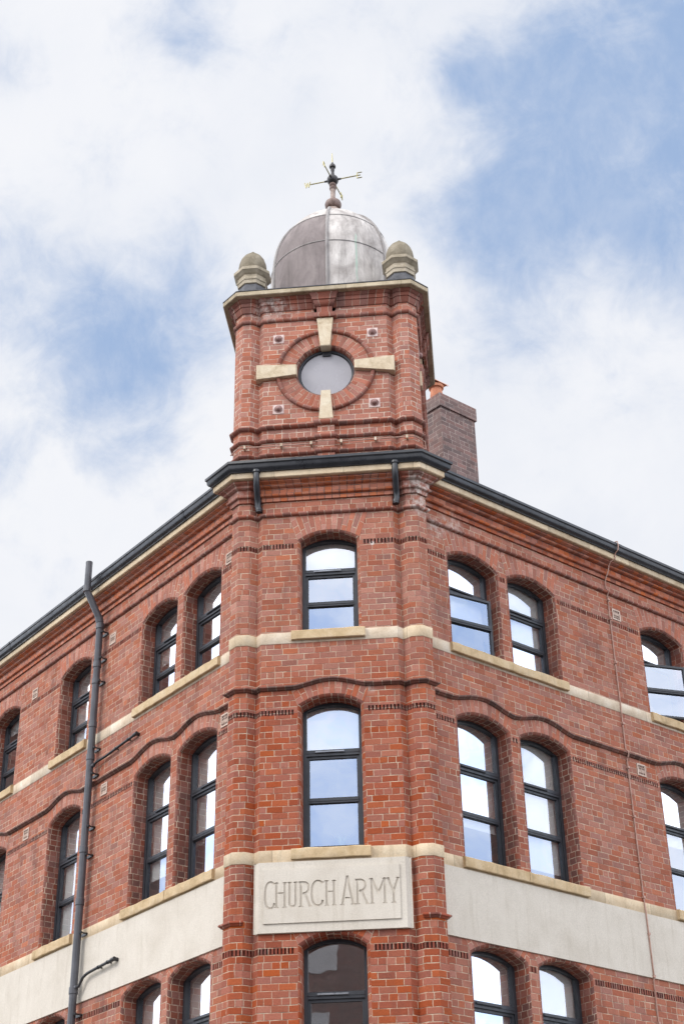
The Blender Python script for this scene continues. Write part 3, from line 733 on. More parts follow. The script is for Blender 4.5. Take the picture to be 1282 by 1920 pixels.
for key in 'CLR':
    for fl in (3, 2, 1):
        for i, (a, b) in enumerate(WINS[key]):
            zt = SP[fl]+RISE[fl]; zb = SILL[fl]
            bl = None; gm = [GL, GL, GLB]
            if key == 'C' and fl == 3: bl = (BLIND, zt, zb+1.0, 0, 1); gm = [GL, GL, GLB]
            if key == 'C' and fl == 2: bl = (BLIND, zt, zb+1.25, 0, 1); gm = [GL, GLB, GLB]
            if key == 'C' and fl == 1: gm = [GLD, GLD, GLD]
            if key == 'R': bl = (BLIND, zt, zb+[.55, .2, 1.1, .5][i]*(1 if fl != 1 else .6), 0, 1); gm = [GL, GL if fl == 2 else GLB, GLB]
            if key == 'R' and fl == 3 and i == 2: gm = [GL, GLB, GLB]
            if key == 'L': bl = (BLIND, zt, zb+[.75, .5, .2, .9, .4][i]*(1.4 if fl == 3 else .8), 0, 1)
            window(key, a, b, fl, ('dark framed arched window in the %s, %s row' % (WALLN[key], ROWN[fl]))+((', '+POS[key][i]) if POS[key][i] else '')+(', lower casement swung open' if (key, fl, i) == ('R', 3, 2) else ''), bl, gm, radians({('R', 3, 2): 23, ('R', 3, 0): 9}.get((key, fl, i), 0)))
        # sills
        if key == 'C': groups = [(WINS['C'][0][0]-.125, WINS['C'][0][1]+.09)]
        elif key == 'L': groups = [(.865, 3.17), (4.60, 5.75), (7.05, 8.18), (9.5, 10.65)]
        else: groups = [(.870, 3.165), (4.995, 6.08), (7.35, 8.5)]
        F = FACS[key]; z1 = SILL[fl]
        for (a, b) in groups:
            nn = max(1, round((b-a)/1.2)); 
            sb = MB()
            for k in range(nn):
                x0, x1 = a+(b-a)*k/nn+(.0015 if k else 0), a+(b-a)*(k+1)/nn-(.0015 if k < nn-1 else 0)
                # worn front arris: bevelled section swept along
                h0 = z1-.150
                sec = [(-DEPTH-.02, h0), (.050, h0), (.058, h0+.008), (.060, h0+.075), (.057, z1-.022), (.046, z1-.010), (.02, z1-.002), (-DEPTH-.02, z1+.006)]
                m_ = 10; jit = [random.uniform(-.004, .003) for _ in range(m_+1)]
                P = [[F.pt(x0+(x1-x0)*q/m_, o_+(jit[q] if 1 < j < 6 else 0), z_+(jit[q]*1.3 if 3 < j < 7 else (jit[-q-1]*.6 if j in (1, 2) else 0))) for j, (o_, z_) in enumerate(sec)] for q in range(m_+1)]
                for q in range(m_):
                    for j in range(len(sec)):
                        jj = (j+1) % len(sec); sb.face([P[q][j], P[q+1][j], P[q+1][jj], P[q][jj]])
                sb.face(P[0]); sb.face(P[-1])
            sb.build('window_sill', STS, B, smooth=30)

# floors and back walls of the rooms behind the glass
def inset(F, s_, d): return (F.o[0]+F.d[0]*s_-F.n[0]*d, F.o[1]+F.d[1]*s_-F.n[1]*d)
rm = MB()
for zf, zc in ((-3.0, -.02), (.05, 3.12), (3.2, 5.66)):
    ringo = [inset(FL, LEN_L, .34), inset(FL, .35, .34), (-.75, .34), (.75, .34), inset(FRt, .35, .34), inset(FRt, LEN_R, .34)]
    ringi = [inset(FL, LEN_L, 4.5), (0, 5.6), (0, 5.6), (0, 5.6), (0, 5.6), inset(FRt, LEN_R, 4.5)]
    for k in range(5):
        for z, mi in ((zc+.06, 0), (zf, 1)):
            pts = [(*ringo[k], z), (*ringo[k+1], z), (*ringi[k+1], z), (*ringi[k], z)]
            if k in (1, 2, 3): pts = pts[:3]
            rm.face(pts, None, mi)
    for k in (0, 4): rm.face([(*ringi[k], zf), (*ringi[k+1], zf), (*ringi[k+1], zc+.06), (*ringi[k], zc+.06)], None, 0)
rm.build('room_interior', [PLAST, CARPET], B, smooth=0)

# roof
rf = MB(); e = .15; pit = tan(radians(22))
eo = [inset(FL, LEN_L, -e), inset(FL, .2, -e), (-1.2, -e), (1.2, -e), inset(FRt, .2, -e), inset(FRt, LEN_R, -e)]
ei = [inset(FL, LEN_L, 4.5), (0, 5.8), (0, 5.8), (0, 5.8), (0, 5.8), inset(FRt, LEN_R, 4.5)]
for k in range(5):
    pts = [(*eo[k], 6.68), (*eo[k+1], 6.68), (*ei[k+1], 6.68+4.5*pit), (*ei[k], 6.68+4.5*pit)]
    if k in (1, 2, 3): pts = pts[:3]
    rf.face(pts)
rf.build('roof', SLATE, B, smooth=0)

# air bricks
def air(F, s_, z):
    mb = MB(); h = .094; w_ = .090
    mb.box(F, s_-w_, s_+w_, -.01, .003, z-h, z+h, 2)
    for (a, b, c, d) in ((-w_, -w_+.022, -h, h), (w_-.022, w_, -h, h), (-w_+.022, w_-.022, -h, -h+.022), (-w_+.022, w_-.022, h-.022, h)):
        mb.box(F, s_+a, s_+b, 0, .012, z+c, z+d, 0)
    n = 4; st = (2*w_-.044)/n; st2 = (2*h-.044)/n
    for i in range(1, n): mb.box(F, s_-w_+.022+st*i-.005, s_-w_+.022+st*i+.005, 0, .008, z-h+.022, z+h-.022, 1)
    for i in range(1, n): mb.box(F, s_-w_+.022, s_+w_-.022, 0, .0075, z-h+.022+st2*i-.005, z-h+.022+st2*i+.005, 1)
    for i in range(n):
        for j in range(n):
            if (i*3+j*5+int(abs(s_)*10)) % 3 == 0:
                cx, cz = s_-w_+.022+st*(i+.5), z-h+.022+st2*(j+.5); mb.box(F, cx-.012, cx+.012, 0, .007, cz-.012, cz+.012, 1)
    mb.build('air_brick', [AIRF, AIRG, VOID], B, smooth=0)
for s_, z in ((.70, 5.61), (3.99, 5.62), (6.57, 5.60), (.72, 3.09), (3.95, 3.09), (6.42, 3.08)): air(FL, s_, z)
for s_, z in ((4.47, 5.62), (4.61, 3.085)): air(FRt, s_, z)

# swan-neck outlets from the gutter into the notches
for sx_ in (-1, 1):
    x = .995*sx_
    mb = MB(); pts = [(x, -.22, 6.60), (x, -.225, 6.50)]
    pts += [(x*.998, -.225+.19*(.5-.5*cos(pi*k/8)), 6.47-.36*k/8) for k in range(9)] + [(x*.985, -.03, 6.06), (x*.985, -.028, 6.02)]
    mb.tube(pts, .046, 14); mb.tube([(x, -.22, 6.60), (x, -.222, 6.565)], .060, 14); mb.tube([(x*.985, -.03, 6.075), (x*.985, -.03, 6.04)], .05, 14)
    mb.build('gutter_outlet', GU, gut, smooth=50)

# gutter brackets/joints
for F, ss in ((FL, (1.6, 4.4, 7.2, 10)), (FRt, (1.9, 4.42, 6.9, 9.5)), (FC, (-.45,))):
    for s_ in ss:
        gj = MB(); pr = [(o+.004, z) for o, z in gprof[3:12]]
        for k in range(len(pr)-1): gj.face([F.pt(s_-.03, pr[k][0], pr[k][1]), F.pt(s_+.03, pr[k][0], pr[k][1]), F.pt(s_+.03, pr[k+1][0], pr[k+1][1]), F.pt(s_-.03, pr[k+1][0], pr[k+1][1])])
        gj.build('gutter_joint', GU, gut, smooth=50)

# ------------------------------------------------------------------ turret
TC = (0.0, 1.28); HX, HY, CH = 1.402, 1.28, .132
TF = [Fac((0, 0), (1, 0), (0, -1)), Fac((HX, HY), (0, 1), (1, 0)), Fac((0, 2*HY), (-1, 0), (0, 1)), Fac((-HX, HY), (0, -1), (-1, 0))]
TN = [1.02, .90, 1.02, .90]; TW = [HX-CH, HY-CH, HX-CH, HY-CH]
def turret_path(notch):
    P = []
    for F, nx, kx in zip(TF, TN, TW):
        P.append(F.pt(-kx, 0, 0)[:2])
        if notch:
            for s_, o_ in ((-nx-NP, 0), (-nx, -ND), (-nx+NW, 0), (nx-NW, 0), (nx, -ND), (nx+NP, 0)): P.append(F.pt(s_, o_, 0)[:2])
        P.append(F.pt(kx, 0, 0)[:2])
    return P
TP, TPN = turret_path(False), turret_path(True)
ZT0, ZT1 = 6.55, 9.85; CZ = 8.465; RH = .43
tw = MB()
# corner piers of the turret: everything but the four flat fields
per = 8
for fi in range(4):
    base = fi*8
    for k in (0, 1, 2, 4, 5, 6, 7):
        if k == 3: continue
        i = base+k; p, q = TPN[i], TPN[(i+1) % 32]; sg = Seg(p, q); U = i*.37
        tw.face([sg.pt(0, 0, ZT0), sg.pt(sg.len, 0, ZT0), sg.pt(sg.len, 0, ZT1), sg.pt(0, 0, ZT1)], [(U, ZT0), (U+sg.len, ZT0), (U+sg.len, ZT1), (U, ZT1)])
    F = TF[fi]; nx = TN[fi]-NW; n = 72
    def edge(t):
        dx, dz = cos(t), sin(t); k = min(abs(nx/dx) if abs(dx) > 1e-9 else 1e9, abs(((ZT1 if dz > 0 else ZT0)-CZ)/dz) if abs(dz) > 1e-9 else 1e9); return (dx*k, CZ+dz*k)
    corners = sorted([math.atan2(z-CZ, x) % (2*pi) for x in (-nx, nx) for z in (ZT0, ZT1)]+[2*pi*k/n for k in range(n)])
    rr = RH+.04
    for k in range(len(corners)):
        t0, t1 = corners[k], corners[(k+1) % len(corners)]
        if k == len(corners)-1: t1 += 2*pi
        p0, p1 = (rr*cos(t0), CZ+rr*sin(t0)), (rr*cos(t1), CZ+rr*sin(t1)); e0, e1 = edge(t0), edge(t1)
        tw.face([F.pt(p0[0], 0, p0[1]), F.pt(e0[0], 0, e0[1]), F.pt(e1[0], 0, e1[1]), F.pt(p1[0], 0, p1[1])], [p0, e0, e1, p1])
turret = tw.build('turret', BRT, B, 'square brick turret with a round window and corner piers', smooth=0)
def trun(name, prof, mat, path=TPN, label=None, smooth=40):
    mb = MB(); sweep(mb, path, prof, None, True); return mb.build(name, mat, B, label, smooth)
for z0, z1, p in ((6.955, 7.025, .050), (7.205, 7.275, .050), (7.435, 7.515, .060), (9.428, 9.512, .040)):
    trun('turret_moulding', roll(z0, z1, p), BRM)
trun('turret_cornice', [(0, 9.64), (.020, 9.645), (.045, 9.70), (.052, 9.735), (.066, 9.74), (.070, 9.80), (.095, 9.81), (.12, 9.85)], BRM)
STCO = stone('stained_coping_stone', (.28, .23, .16), (.45, .37, .26), (.60, .51, .38), scale=4, streak=.4, damt=.4, joint=.8)
trun('turret_coping', [(.05, 9.851), (.190, 9.852), (.200, 9.862), (.200, 9.928), (.192, 9.936), (.05, 9.94)], STCO, TP, 'thin sandstone coping round the turret top')
cap = MB(); sweep(cap, TP, [(.18, 9.937), (.205, 9.939), (.205, 9.952), (.15, 9.957), (-.1, 10.0), (-.6, 10.05)], None, True)
cap.build('lead_flat', FLASH, B)
for fi, F in enumerate(TF):
    # round window reveal, voussoir ring, hood mould
    rv = MB(); n = 64; prof = [(RH+.04, 0), (RH+.028, -.004), (RH+.012, -.018), (RH, -.04), (RH, -.17)]
    rows = []; uvs = []; L = 0
    for i, (r, o) in enumerate(prof):
        if i: L += math.hypot(r-prof[i-1][0], o-prof[i-1][1])
        rows.append([F.pt(r*cos(2*pi*k/n), o, CZ+r*sin(2*pi*k/n)) for k in range(n+1)]); uvs.append([(L, 2*pi*k/n*.57) for k in range(n+1)])
    rv.grid(rows, uvs, 0)
    rows = [[F.pt(r*cos(2*pi*k/n), o, CZ+r*sin(2*pi*k/n)) for k in range(n+1)] for r, o in ((RH+.038, 0), (RH+.04, .004), (.690, .004))]
    rv.grid(rows, [[(u_, 2*pi*k/n*.62) for k in range(n+1)] for u_ in (.03, .031, .24)], 1)
    hd = [(.690, .0), (.692, .030), (.706, .046), (.728, .050), (.748, .040), (.758, .0)]
    rows = [[F.pt(r*cos(2*pi*k/n), o, CZ+r*sin(2*pi*k/n)) for k in range(n+1)] for r, o in hd]
    rv.grid(rows, [[(2*pi*k/n*.72, i*.02) for k in range(n+1)] for i in range(len(hd))], 2)
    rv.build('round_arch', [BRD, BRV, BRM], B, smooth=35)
    rw = MB()
    for (r0, r1, o0, o1) in ((RH-.040, RH+.002, -.085, -.16),):
        pr = [(r1, o0), (r0+.010, o0), (r0, o0-.012), (r0, o1)]
        rows = [[F.pt(r*cos(2*pi*k/n), o, CZ+r*sin(2*pi*k/n)) for k in range(n+1)] for r, o in pr]; rw.grid(rows, [[(0, 0)]*(n+1) for _ in pr])
    rwo = rw.build('round_window', FR, B, 'round porthole window of the turret' if fi == 0 else None)
    pn = MB(); pn.face([F.pt((RH-.045)*cos(2*pi*k/n), -.115, CZ+(RH-.045)*sin(2*pi*k/n)) for k in range(n)]); pn.build('pane', GLR, rwo, smooth=0)
    bk = MB(); bk.face([F.pt((RH-.01)*cos(2*pi*k/n), -.21, CZ+(RH-.01)*sin(2*pi*k/n)) for k in range(n)]); bk.build('backing', BLINDG, rwo, smooth=0)
    if fi == 0:
        vb = MB(); vb.box(F, -.050, .078, -.113, -.09, CZ+RH-.095, CZ+RH-.035); vb.build('vent', FR, rwo, smooth=0)
    lx = 1.045 if fi % 2 == 0 else .90
    def key(pts, o=.045):
        mb = MB(); c = (sum(p[0] for p in pts)/4, sum(p[1] for p in pts)/4)
        ins = [(c[0]+(p[0]-c[0])*.965, c[1]+(p[1]-c[1])*.95) for p in pts]
        j = [random.uniform(-.004, .004) for _ in pts]
        mb.face([F.pt(p[0], o+j[i]*.4, p[1]) for i, p in enumerate(ins)])
        for i in range(4):
            k = (i+1) % 4
            mb.face([F.pt(pts[i][0], o-.012, pts[i][1]), F.pt(pts[k][0], o-.012, pts[k][1]), F.pt(ins[k][0], o+j[k]*.4, ins[k][1]), F.pt(ins[i][0], o+j[i]*.4, ins[i][1])])
            mb.face([F.pt(pts[i][0], -.05, pts[i][1]), F.pt(pts[k][0], -.05, pts[k][1]), F.pt(pts[k][0], o-.012, pts[k][1]), F.pt(pts[i][0], o-.012, pts[i][1])])
        mb.build('keystone', STK, B, smooth=0)
    def keyb(pts, o=.072 if fi % 2 == 0 else .03):
        key(pts, o)
    keyb([(-.122, 9.415), (.132, 9.415), (.080, 8.875), (-.070, 8.875)])
    keyb([(-.066, 8.055), (.074, 8.055), (.110, 7.535), (-.105, 7.535)])
    keyb([(-lx, 8.60), (-.432, 8.565), (-.432, 8.375), (-lx, 8.33)]); keyb([(lx, 8.61), (.440, 8.578), (.440, 8.425), (lx, 8.325)])
    # inner ends of the top key run back into the reveal
    ks = MB(); ks.box(F, -.068, .078, -.16, -.05, 8.878, 8.92); ks.build('keystone', STK, B, smooth=0)
    for (bx, bz) in ((-.715, 9.110), (.725, 9.115), (-.712, 7.805), (.722, 7.805)):
        if fi % 2: bx *= .86
        mb = MB(); mb.box(F, bx-.082, bx+.082, -.01, .006, bz-.080, bz+.080)
        def disc(prof, mi):
            rows = [[F.pt(bx+r*cos(2*pi*k/20), o, bz+r*sin(2*pi*k/20)) for k in range(21)] for r, o in prof]; mb.grid(rows, [[(0, 0)]*21 for _ in prof], mi)
        disc([(.064, .006), (.062, .014), (.052, .014), (.050, .007)], 1); disc([(.046, .006), (.044, .024), (.036, .040), (.020, .052), (.0005, .056)], 1)
        mb.build('boss', [BOSSM, BOSSR], B, smooth=60)
    # little pilaster above and below the window
    cb = MB(); lp = lambda w_, d_: [F.pt(-w_, 0, 0)[:2], F.pt(-w_, d_, 0)[:2], F.pt(w_, d_, 0)[:2], F.pt(w_, 0, 0)[:2]]
    sweep(cb, lp(.118, .055), [(0, 9.42), (0, 9.64), (.02, 9.65), (.05, 9.71), (.055, 9.74), (.07, 9.745), (.075, 9.80), (.11, 9.85)], mi=1)
    sweep(cb, lp(.118, .055), [(0, 9.415), (.045, 9.418), (.052, 9.44), (.045, 9.50), (.02, 9.515), (0, 9.52)], mi=1)
    cb.build('corbel', [BRT, BRM], B, smooth=40); cb = MB()
    sweep(cb, lp(.125, .05), [(0, 6.9), (0, 7.53)], mi=0)
    cb.face([F.pt(-.125, 0, 7.53), F.pt(-.125, .05, 7.53), F.pt(.125, .05, 7.53), F.pt(.125, 0, 7.53)], None, 1)
    for z0, z1, p in ((6.950, 7.03, .045), (7.20, 7.28, .045), (7.435, 7.535, .055)): sweep(cb, lp(.125, .05), roll(z0, z1, p), mi=1)
    cb.build('corbel', [BRT, BRM], B, smooth=40)

# dome
DC = (.045, 1.28)
def dprof(n=26):
    out = [(1.055, 10.0), (1.06, 10.5), (1.06, 11.08)]
    for k in range(1, n+1):
        t = pi/2*k/n; out.append((max(1.06*max(cos(t), 0)**.96, .001), 11.08+1.47*sin(t)))
    return out
DP = dprof()
def dr(z):
    for (r0, z0), (r1, z1) in zip(DP[:-1], DP[1:]):
        if z0 <= z <= z1: return r0+(r1-r0)*(z-z0)/(z1-z0)
    return DP[-1][0]
RIBS = [radians(x) for x in (-91, -34, 26, 89, 149, 207)]
dm = MB(); SE1, SE2 = 11.22, 11.92
nseg = 108
for i in range(len(DP)-1):
    (r0, z0), (r1, z1) = DP[i], DP[i+1]
    for k in range(nseg):
        a0, a1 = 2*pi*k/nseg-pi, 2*pi*(k+1)/nseg-pi; am = math.degrees((a0+a1)/2); zm = (z0+z1)/2
        mi = 1 if (-155 < am < -91 and zm < SE2) else 0
        dm.face([(DC[0]+r0*cos(a0), DC[1]+r0*sin(a0), z0), (DC[0]+r0*cos(a1), DC[1]+r0*sin(a1), z0), (DC[0]+r1*cos(a1), DC[1]+r1*sin(a1), z1), (DC[0]+r1*cos(a0), DC[1]+r1*sin(a0), z1)], None, mi)
dome = dm.build('dome', [LP, LD], B, 'lead covered dome with raised ribs on the turret', smooth=60)
for a in RIBS:
    mb = MB(); mb.tube([(DC[0]+(r+.008)*cos(a), DC[1]+(r+.008)*sin(a), z+.006) for r, z in DP[:-1]], [.027]*(len(DP)-2)+[.02], 10); mb.build('rib', LR, dome, smooth=60)
for z in (SE1, SE2):
    mb = MB(); r = dr(z)+.003
    mb.tube([(DC[0]+r*cos(2*pi*k/96), DC[1]+r*sin(2*pi*k/96), z) for k in range(97)], .010, 6); mb.build('seam', LR, dome, smooth=60)
st = MB()
st.lathe([(.10, 12.50), (.125, 12.60), (.12, 12.78), (.088, 12.82), (.088, 12.84)], (DC[0], DC[1], 0), 28, mi=0)
st.lathe([(.088, 12.83), (.118, 12.845), (.130, 12.865), (.142, 12.90), (.145, 12.93), (.130, 12.975), (.085, 13.00), (.052, 13.01), (.047, 13.03)], (DC[0], DC[1], 0), 28, mi=1)
st.lathe([(.047, 13.02), (.043, 13.10), (.043, 13.26), (.05, 13.28)], (DC[0], DC[1], 0), 24, mi=0)
st.build('dome_finial', [POSTM, RINGM], dome, smooth=50)

# corner finials of the turret
FIN = [(-1.175, .25), (1.185, .25), (1.185, 2.31), (-1.175, 2.31)]
for i, (x, y) in enumerate(FIN):
    mb = MB(); mb.lathe([(.19, 9.94), (.235, 9.95), (.26, 10.06), (.235, 10.24), (.21, 10.30)], (x, y, 0), 8, radians(22.5), 0)
    mb.lathe([(.19, 10.28), (.235, 10.30), (.240, 10.36), (.252, 10.37), (.255, 10.40), (.238, 10.42), (.240, 10.47), (.270, 10.49), (.285, 10.52), (.305, 10.535), (.308, 10.585), (.285, 10.605), (.20, 10.63)], (x, y, 0), 8, radians(22.5), 1)
    mb.lathe([(.205, 10.62), (.222, 10.66), (.225, 10.74), (.215, 10.82), (.190, 10.90), (.150, 10.965), (.100, 11.015), (.055, 11.045), (.030, 11.065), (.032, 11.085), (.018, 11.10), (.001, 11.105)], (x, y, 0), 24, 0, 2)
    mb.build('corner_finial', [FLASH, STFB, STF], B, ['small domed stone finial on the left of the turret', 'small domed stone finial on the right of the turret', None, None][i], smooth=38)

# chimney
K2 = Vector((1.658, 4.08)); dR2 = Vector(FRt.d); dL2 = Vector((-.73, .683)).normalized()
class CF(Fac): pass
def chim(mb, o, z0, z1, la, lb, mi=0):
    p = [K2-dR2*o-dL2*o, K2+dR2*(la+o)-dL2*o, K2+dR2*(la+o)+dL2*(lb+o), K2-dR2*o+dL2*(lb+o)]
    U = 0
    for i in range(4):
        a, b = p[i], p[(i+1) % 4]; l = (b-a).length
        mb.face([(a.x, a.y, z0), (b.x, b.y, z0), (b.x, b.y, z1), (a.x, a.y, z1)], [(U, z0), (U+l, z0), (U+l, z1), (U, z1)], mi); U += l
    mb.face([(a.x, a.y, z1) for a in p], None, mi); mb.face([(a.x, a.y, z0) for a in p], None, mi)
ch = MB(); chim(ch, 0, 6.8, 10.50, .835, .62); chim(ch, .03, 10.50, 10.775, .835, .62)
chi = ch.build('chimney', BRC, B, 'sooty brown brick chimney stack behind the turret', smooth=0)
fl_ = MB(); cc = K2+dR2*.30+dL2*.34; fl_.lathe([(.30, 10.77), (.24, 10.83), (.13, 10.88), (.10, 10.88)], (cc.x, cc.y, 0), 12); fl_.build('mortar_flaunching', ST, chi)
ca = K2+dR2*.12+dL2*.20
pt_ = MB(); pt_.lathe([(.125, 10.77), (.120, 10.84), (.105, 11.00), (.105, 11.02), (.135, 11.03), (.14, 11.08), (.125, 11.10), (.10, 11.10), (.09, 10.9)], (ca.x, ca.y, 0), 24); pt_.build('chimney_pot', TERRA, chi, smooth=40)
hp = MB(); hc = ca+dR2*.02
for s_ in range(7):
    a0, a1 = pi*s_/7, pi*(s_+1)/7
    def hpnt(a, l, r): return (hc.x+dR2.x*l+dL2.x*r*cos(a), hc.y+dR2.y*l+dL2.y*r*cos(a), 11.10+r*.45*sin(a))
    hp.face([hpnt(a0, -.17, .14), hpnt(a1, -.17, .14), hpnt(a1, .17, .14), hpnt(a0, .17, .14)]); hp.face([hpnt(a0, -.17, .115), hpnt(a1, -.17, .115), hpnt(a1, .17, .115), hpnt(a0, .17, .115)])
hp.build('pot_hood', TERRA, chi, smooth=50)

# ------------------------------------------------------------------ weather vane
wv = thing('weather_vane', 'brass and black weather vane with W and E letters on top of the dome', 'weather vane', (DC[0], DC[1], 13.27))
mb = MB(); c0 = (DC[0], DC[1], 0)
mb.lathe([(.045, 13.27), (.058, 13.285), (.062, 13.31), (.050, 13.325), (.044, 13.345), (.058, 13.36), (.066, 13.385), (.058, 13.405), (.040, 13.41)], c0, 20); mb.build('collar', RINGM, wv)
mb = MB(); mb.ball((DC[0], DC[1], 13.50), .102, 24); mb.lathe([(.035, 13.59), (.030, 13.66), (.026, 13.70), (.034, 13.72), (.036, 13.745), (.026, 13.76), (.03, 13.78), (.055, 13.80), (.058, 13.83), (.045, 13.86), (.022, 13.88), (.012, 13.92)], c0, 18); mb.build('ball', BLK, wv)
mb = MB(); mb.tube([(DC[0], DC[1], 13.88), (DC[0]-.004, DC[1], 14.14)], [.013, .006], 8); mb.build('spike', BRASS, wv)
VA = radians(-9); ex = Vector((cos(VA), sin(VA), 0)); ey = Vector((.26, .965, 0)); cz = Vector((DC[0], DC[1], 13.50)); uz = Vector((0, 0, 1))
def arm(d, l, strokes, name):
    mb = MB(); mb.tube([cz+d*.09, cz+d*.15], [.022, .016], 8, 1); mb.tube([cz+d*.09, cz+d*l], .0105, 8)
    for pts in strokes: mb.tube([cz+d*(l+p[0])+uz*p[1] for p in pts], .0095, 6)
    mb.build(name, [BRASS, BLK], wv)
h = .06
arm(ex, .44, [[(0, -h), (0, h)], [(0, h), (.085, h)], [(0, 0), (.06, 0)], [(0, -h), (.085, -h)]], 'east_arm')
arm(-ex, .41, [[(.0, h), (.025, -h)], [(.025, -h), (.048, h*.8)], [(.048, h*.8), (.071, -h)], [(.071, -h), (.096, h)]], 'west_arm')
arm(-ey, .40, [[(.0, -h*.7), (.0, h*.7)], [(0, h*.7), (.05, h*.7)], [(.05, -h*.7), (.05, h*.7)]], 'south_arm')
arm(ey, .40, [[(.0, -h), (.0, h)], [(0, h), (.07, -h)], [(.07, -h), (.07, h)]], 'north_arm')

# ------------------------------------------------------------------ rainwater downpipe on the left-hand wall
dp = thing('drainpipe', 'tall grey drainpipe with an angled neck rising past the gutter on the left-hand wall', 'drainpipe', FL.pt(4.235, .12, GROUND))
sp = 4.235
def fp(s_, o, z): return FL.pt(s_, o, z)
mb = MB(); mb.tube([fp(sp, .12, GROUND), fp(sp, .12, 0), fp(sp, .12, 5.96), fp(sp, .135, 6.02), fp(sp, .385, 6.44), fp(sp, .40, 6.50), fp(sp, .40, 6.99)], .056, 18); mb.build('pipe', PI, dp, smooth=50)
for z in (5.90, 5.22, 4.2, 3.66, 2.2, 1.42, .15, -.9, 4.95-.02):
    mb = MB(); mb.lathe([(.057, z-.05), (.066, z-.046), (.066, z+.046), (.057, z+.05)], (*fp(sp, .12, 0)[:2], 0), 18); mb.build('collar', PI, dp, smooth=50)
for p_, q_ in (((.40, 6.44), (.40, 6.54)), ((.127, 5.97), (.150, 6.05))):
    mb = MB(); mb.tube([fp(sp, *p_), fp(sp, *q_)], .064, 18); mb.build('collar', PI, dp, smooth=50)
for z in (5.78, 5.32, 4.92, 3.80, 3.38, 2.55, 2.12, .96, -.18):
    mb = MB(); mb.box(FL, sp-.075, sp+.075, .0, .02, z-.02, z+.02); mb.box(FL, sp-.105, sp-.03, .10, .125, z-.015, z+.015); mb.tube([fp(sp-.085, .0, z), fp(sp-.085, .13, z)], .012, 8); mb.build('bracket', PB, dp, smooth=50)
# two small waste pipes joining it
for lab, pts in (('upper small black waste pipe running along the left-hand wall into the drainpipe', [(4.19, .10, 3.50), (4.12, .075, 3.56), (4.0, .06, 3.575), (3.90, .05, 3.585), (3.02, .05, 3.655)]),
                 ('lower small black waste pipe across the smooth pale stone band beside the drainpipe', [(4.19, .12, .17), (4.12, .10, .20), (4.05, .09, .30), (3.95, .085, .335), (3.85, .085, .345), (3.22, .085, .385)])):
    wp = thing('waste_pipe', lab, 'pipe', fp(*pts[-1]))
    mb = MB(); mb.tube([fp(*p) for p in pts], .021, 12)
    e = pts[-1]; mb.build('pipe', PB, wp, smooth=50)
    mb = MB(); mb.tube([fp(e[0]+.06, e[1], e[2]-.004), fp(e[0]-.03, e[1], e[2]+.003)], .029, 12); mb.tube([fp(e[0]-.01, e[1], e[2]), fp(e[0]-.01, .0, e[2])], .028, 12); mb.build('elbow', PB, wp, smooth=50)
    mb = MB(); mb.tube([fp(sp, pts[0][1]+.02, pts[0][2]), fp(pts[0][0]-.03, pts[0][1]-.01, pts[0][2]+.02)], .032, 12); mb.build('junction', PI, wp, smooth=50)
    for q in (.35, .75):
        a, b = pts[-2], pts[-1]; c = [a[i]+(b[i]-a[i])*q for i in range(3)]
        mb = MB(); mb.tube([fp(c[0]+.012, c[1], c[2]), fp(c[0]-.012, c[1], c[2])], .027, 12); mb.tube([fp(c[0], 0, c[2]), fp(c[0], c[1], c[2])], .012, 8); mb.build('clip', PB, wp)
# thin lightning cable, right-hand wall
lc = thing('lightning_cable', 'thin pinkish lightning conductor running down the right-hand wall', 'cable', FRt.pt(4.30, .012, GROUND))
sc = 4.30; cp = []
for o, z in ((.15, 6.775), (.31, 6.77), (.318, 6.70), (.30, 6.62), (.225, 6.58), (.222, 6.50), (.16, 6.45), (.12, 6.40), (.085, 6.30), (.045, 6.20), (.022, 6.15), (.02, 6.02), (.056, 5.97), (.022, 5.92), (.016, 5.6), (.016, 5.0), (.016, 4.2), (.02, 4.1), (.02, 3.92), (.016, 3.8), (.016, 3.34), (.064, 3.28), (.05, 3.22), (.016, 3.18), (.016, 2.0), (.016, 1.1), (.02, 1.05), (.034, .9), (.034, 0.0), (.016, -.04), (.016, -2.0), (.016, GROUND+.1)):
    off = .05 if o > .2 else (-.02 if 6.0 < z < 6.3 else 0)
    cp.append(FRt.pt(sc+off+(.05*(-z)/3 if z < 1.0 and z > -2 else 0)*.5, o, z))
mb = MB(); mb.tube(cp, .0105, 8); mb.build('conductor', CU, lc)
for z in (5.83, 5.5, 4.75, 3.75, 3.05, 2.3, 1.62, 1.12, .60, .02, -.6):
    mb = MB(); mb.box(FRt, sc-.018, sc+.018, .0, .040 if not 0 < z < 1 else .052, z-.016, z+.016); mb.build('clip', CU, lc, smooth=0)
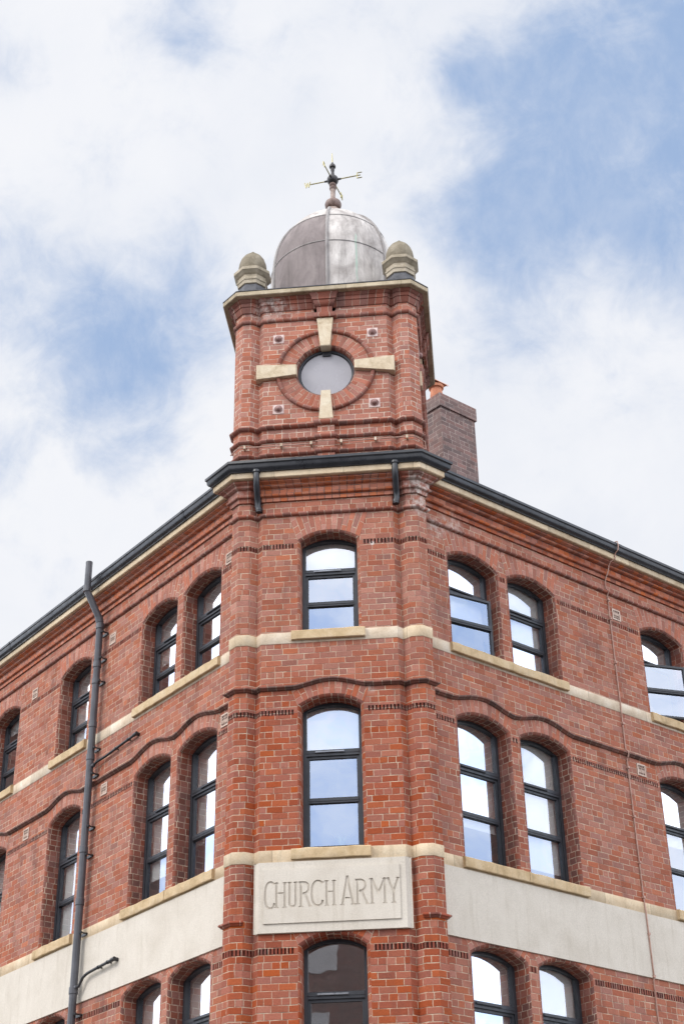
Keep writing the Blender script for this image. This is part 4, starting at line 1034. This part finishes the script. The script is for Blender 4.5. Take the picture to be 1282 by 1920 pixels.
# conductor tape round the turret base
tp = thing('conductor_tape', 'thin copper conductor rail with clips along the foot of the turret', 'cable', (0, -.1, 7.13))
mb = MB(); pth = [(-HX-.03, CH-.02), (-HX+CH-.02, -.06), (-.16, -.06), (-.15, -.115), (.16, -.115), (.17, -.06), (HX-CH+.02, -.06), (HX+.03, CH-.02)]
mb.tube([(x, y, 7.115+.012*i/7) for i, (x, y) in enumerate(pth)]+[(HX+.04, CH, 6.98)], .0095, 8); mb.build('conductor', CU, tp)
for x, y in ((-1.2, -.06), (-.66, -.06), (-.22, -.06), (.22, -.06), (.72, -.06), (1.18, -.06)):
    mb = MB(); mb.box(FC, x-.014, x+.014, 0, .075, 7.098, 7.152); mb.build('clip', STB, tp, smooth=0)

# spiky plant on the sill behind the middle window of the front wall
pl = thing('house_plant', 'spiky leaved house plant behind the glass of the front middle window', 'plant', (.08, .42, Z2))
mb = MB(); mb.lathe([(.05, Z2+.002), (.065, Z2+.10), (.06, Z2+.10), (.055, Z2+.08)], (.08, .42, 0), 20); mb.build('pot', PLAST, pl)
mb = MB()
for k in range(16):
    a = 2*pi*k/16+random.uniform(-.2, .2); l = random.uniform(.2, .34); dr_ = random.uniform(.35, .9); rows = []
    for j in range(7):
        t_ = j/6; rr_ = l*t_*dr_*.75; zz_ = Z2+.09+l*(t_-.42*t_*t_*dr_); w_ = .012*(1-t_)**.6+.001
        rows.append(((.08+rr_*cos(a), .42+rr_*sin(a)*.45, zz_), w_))
    for (p, w0), (q, w1) in zip(rows[:-1], rows[1:]):
        px, py = -sin(a), cos(a)
        mb.face([(p[0]-px*w0, p[1]-py*w0, p[2]), (p[0]+px*w0, p[1]+py*w0, p[2]), (q[0]+px*w1, q[1]+py*w1, q[2]), (q[0]-px*w1, q[1]-py*w1, q[2])])
mb.build('leaves', LEAF, pl)

# ------------------------------------------------------------------ building across the street (seen only mirrored in the lower panes)
OB = thing('opposite_building', 'plain brown brick building across the street, mirrored in the lowest front window', 'building', (-3, -34, GROUND))
FO = Fac((-3, -30), (-1, 0), (0, 1))
mb = MB(); mb.box(FO, -11, 12, -9, 0, GROUND, 10.3); mb.build('wall', BRC, OB, smooth=0)
mb = MB(); mb.box(FO, -11.3, 12.3, -9.1, .12, 10.3, 10.6); mb.build('parapet', BRC, OB, smooth=0)
for i in range(9):
    for j in range(5):
        x = -10+i*2.5; z = -5.6+j*3.2
        mb = MB(); mb.box(FO, x, x+1.1, -.02, .03, z, z+1.8); mb.build('window', GLD, OB, smooth=0)
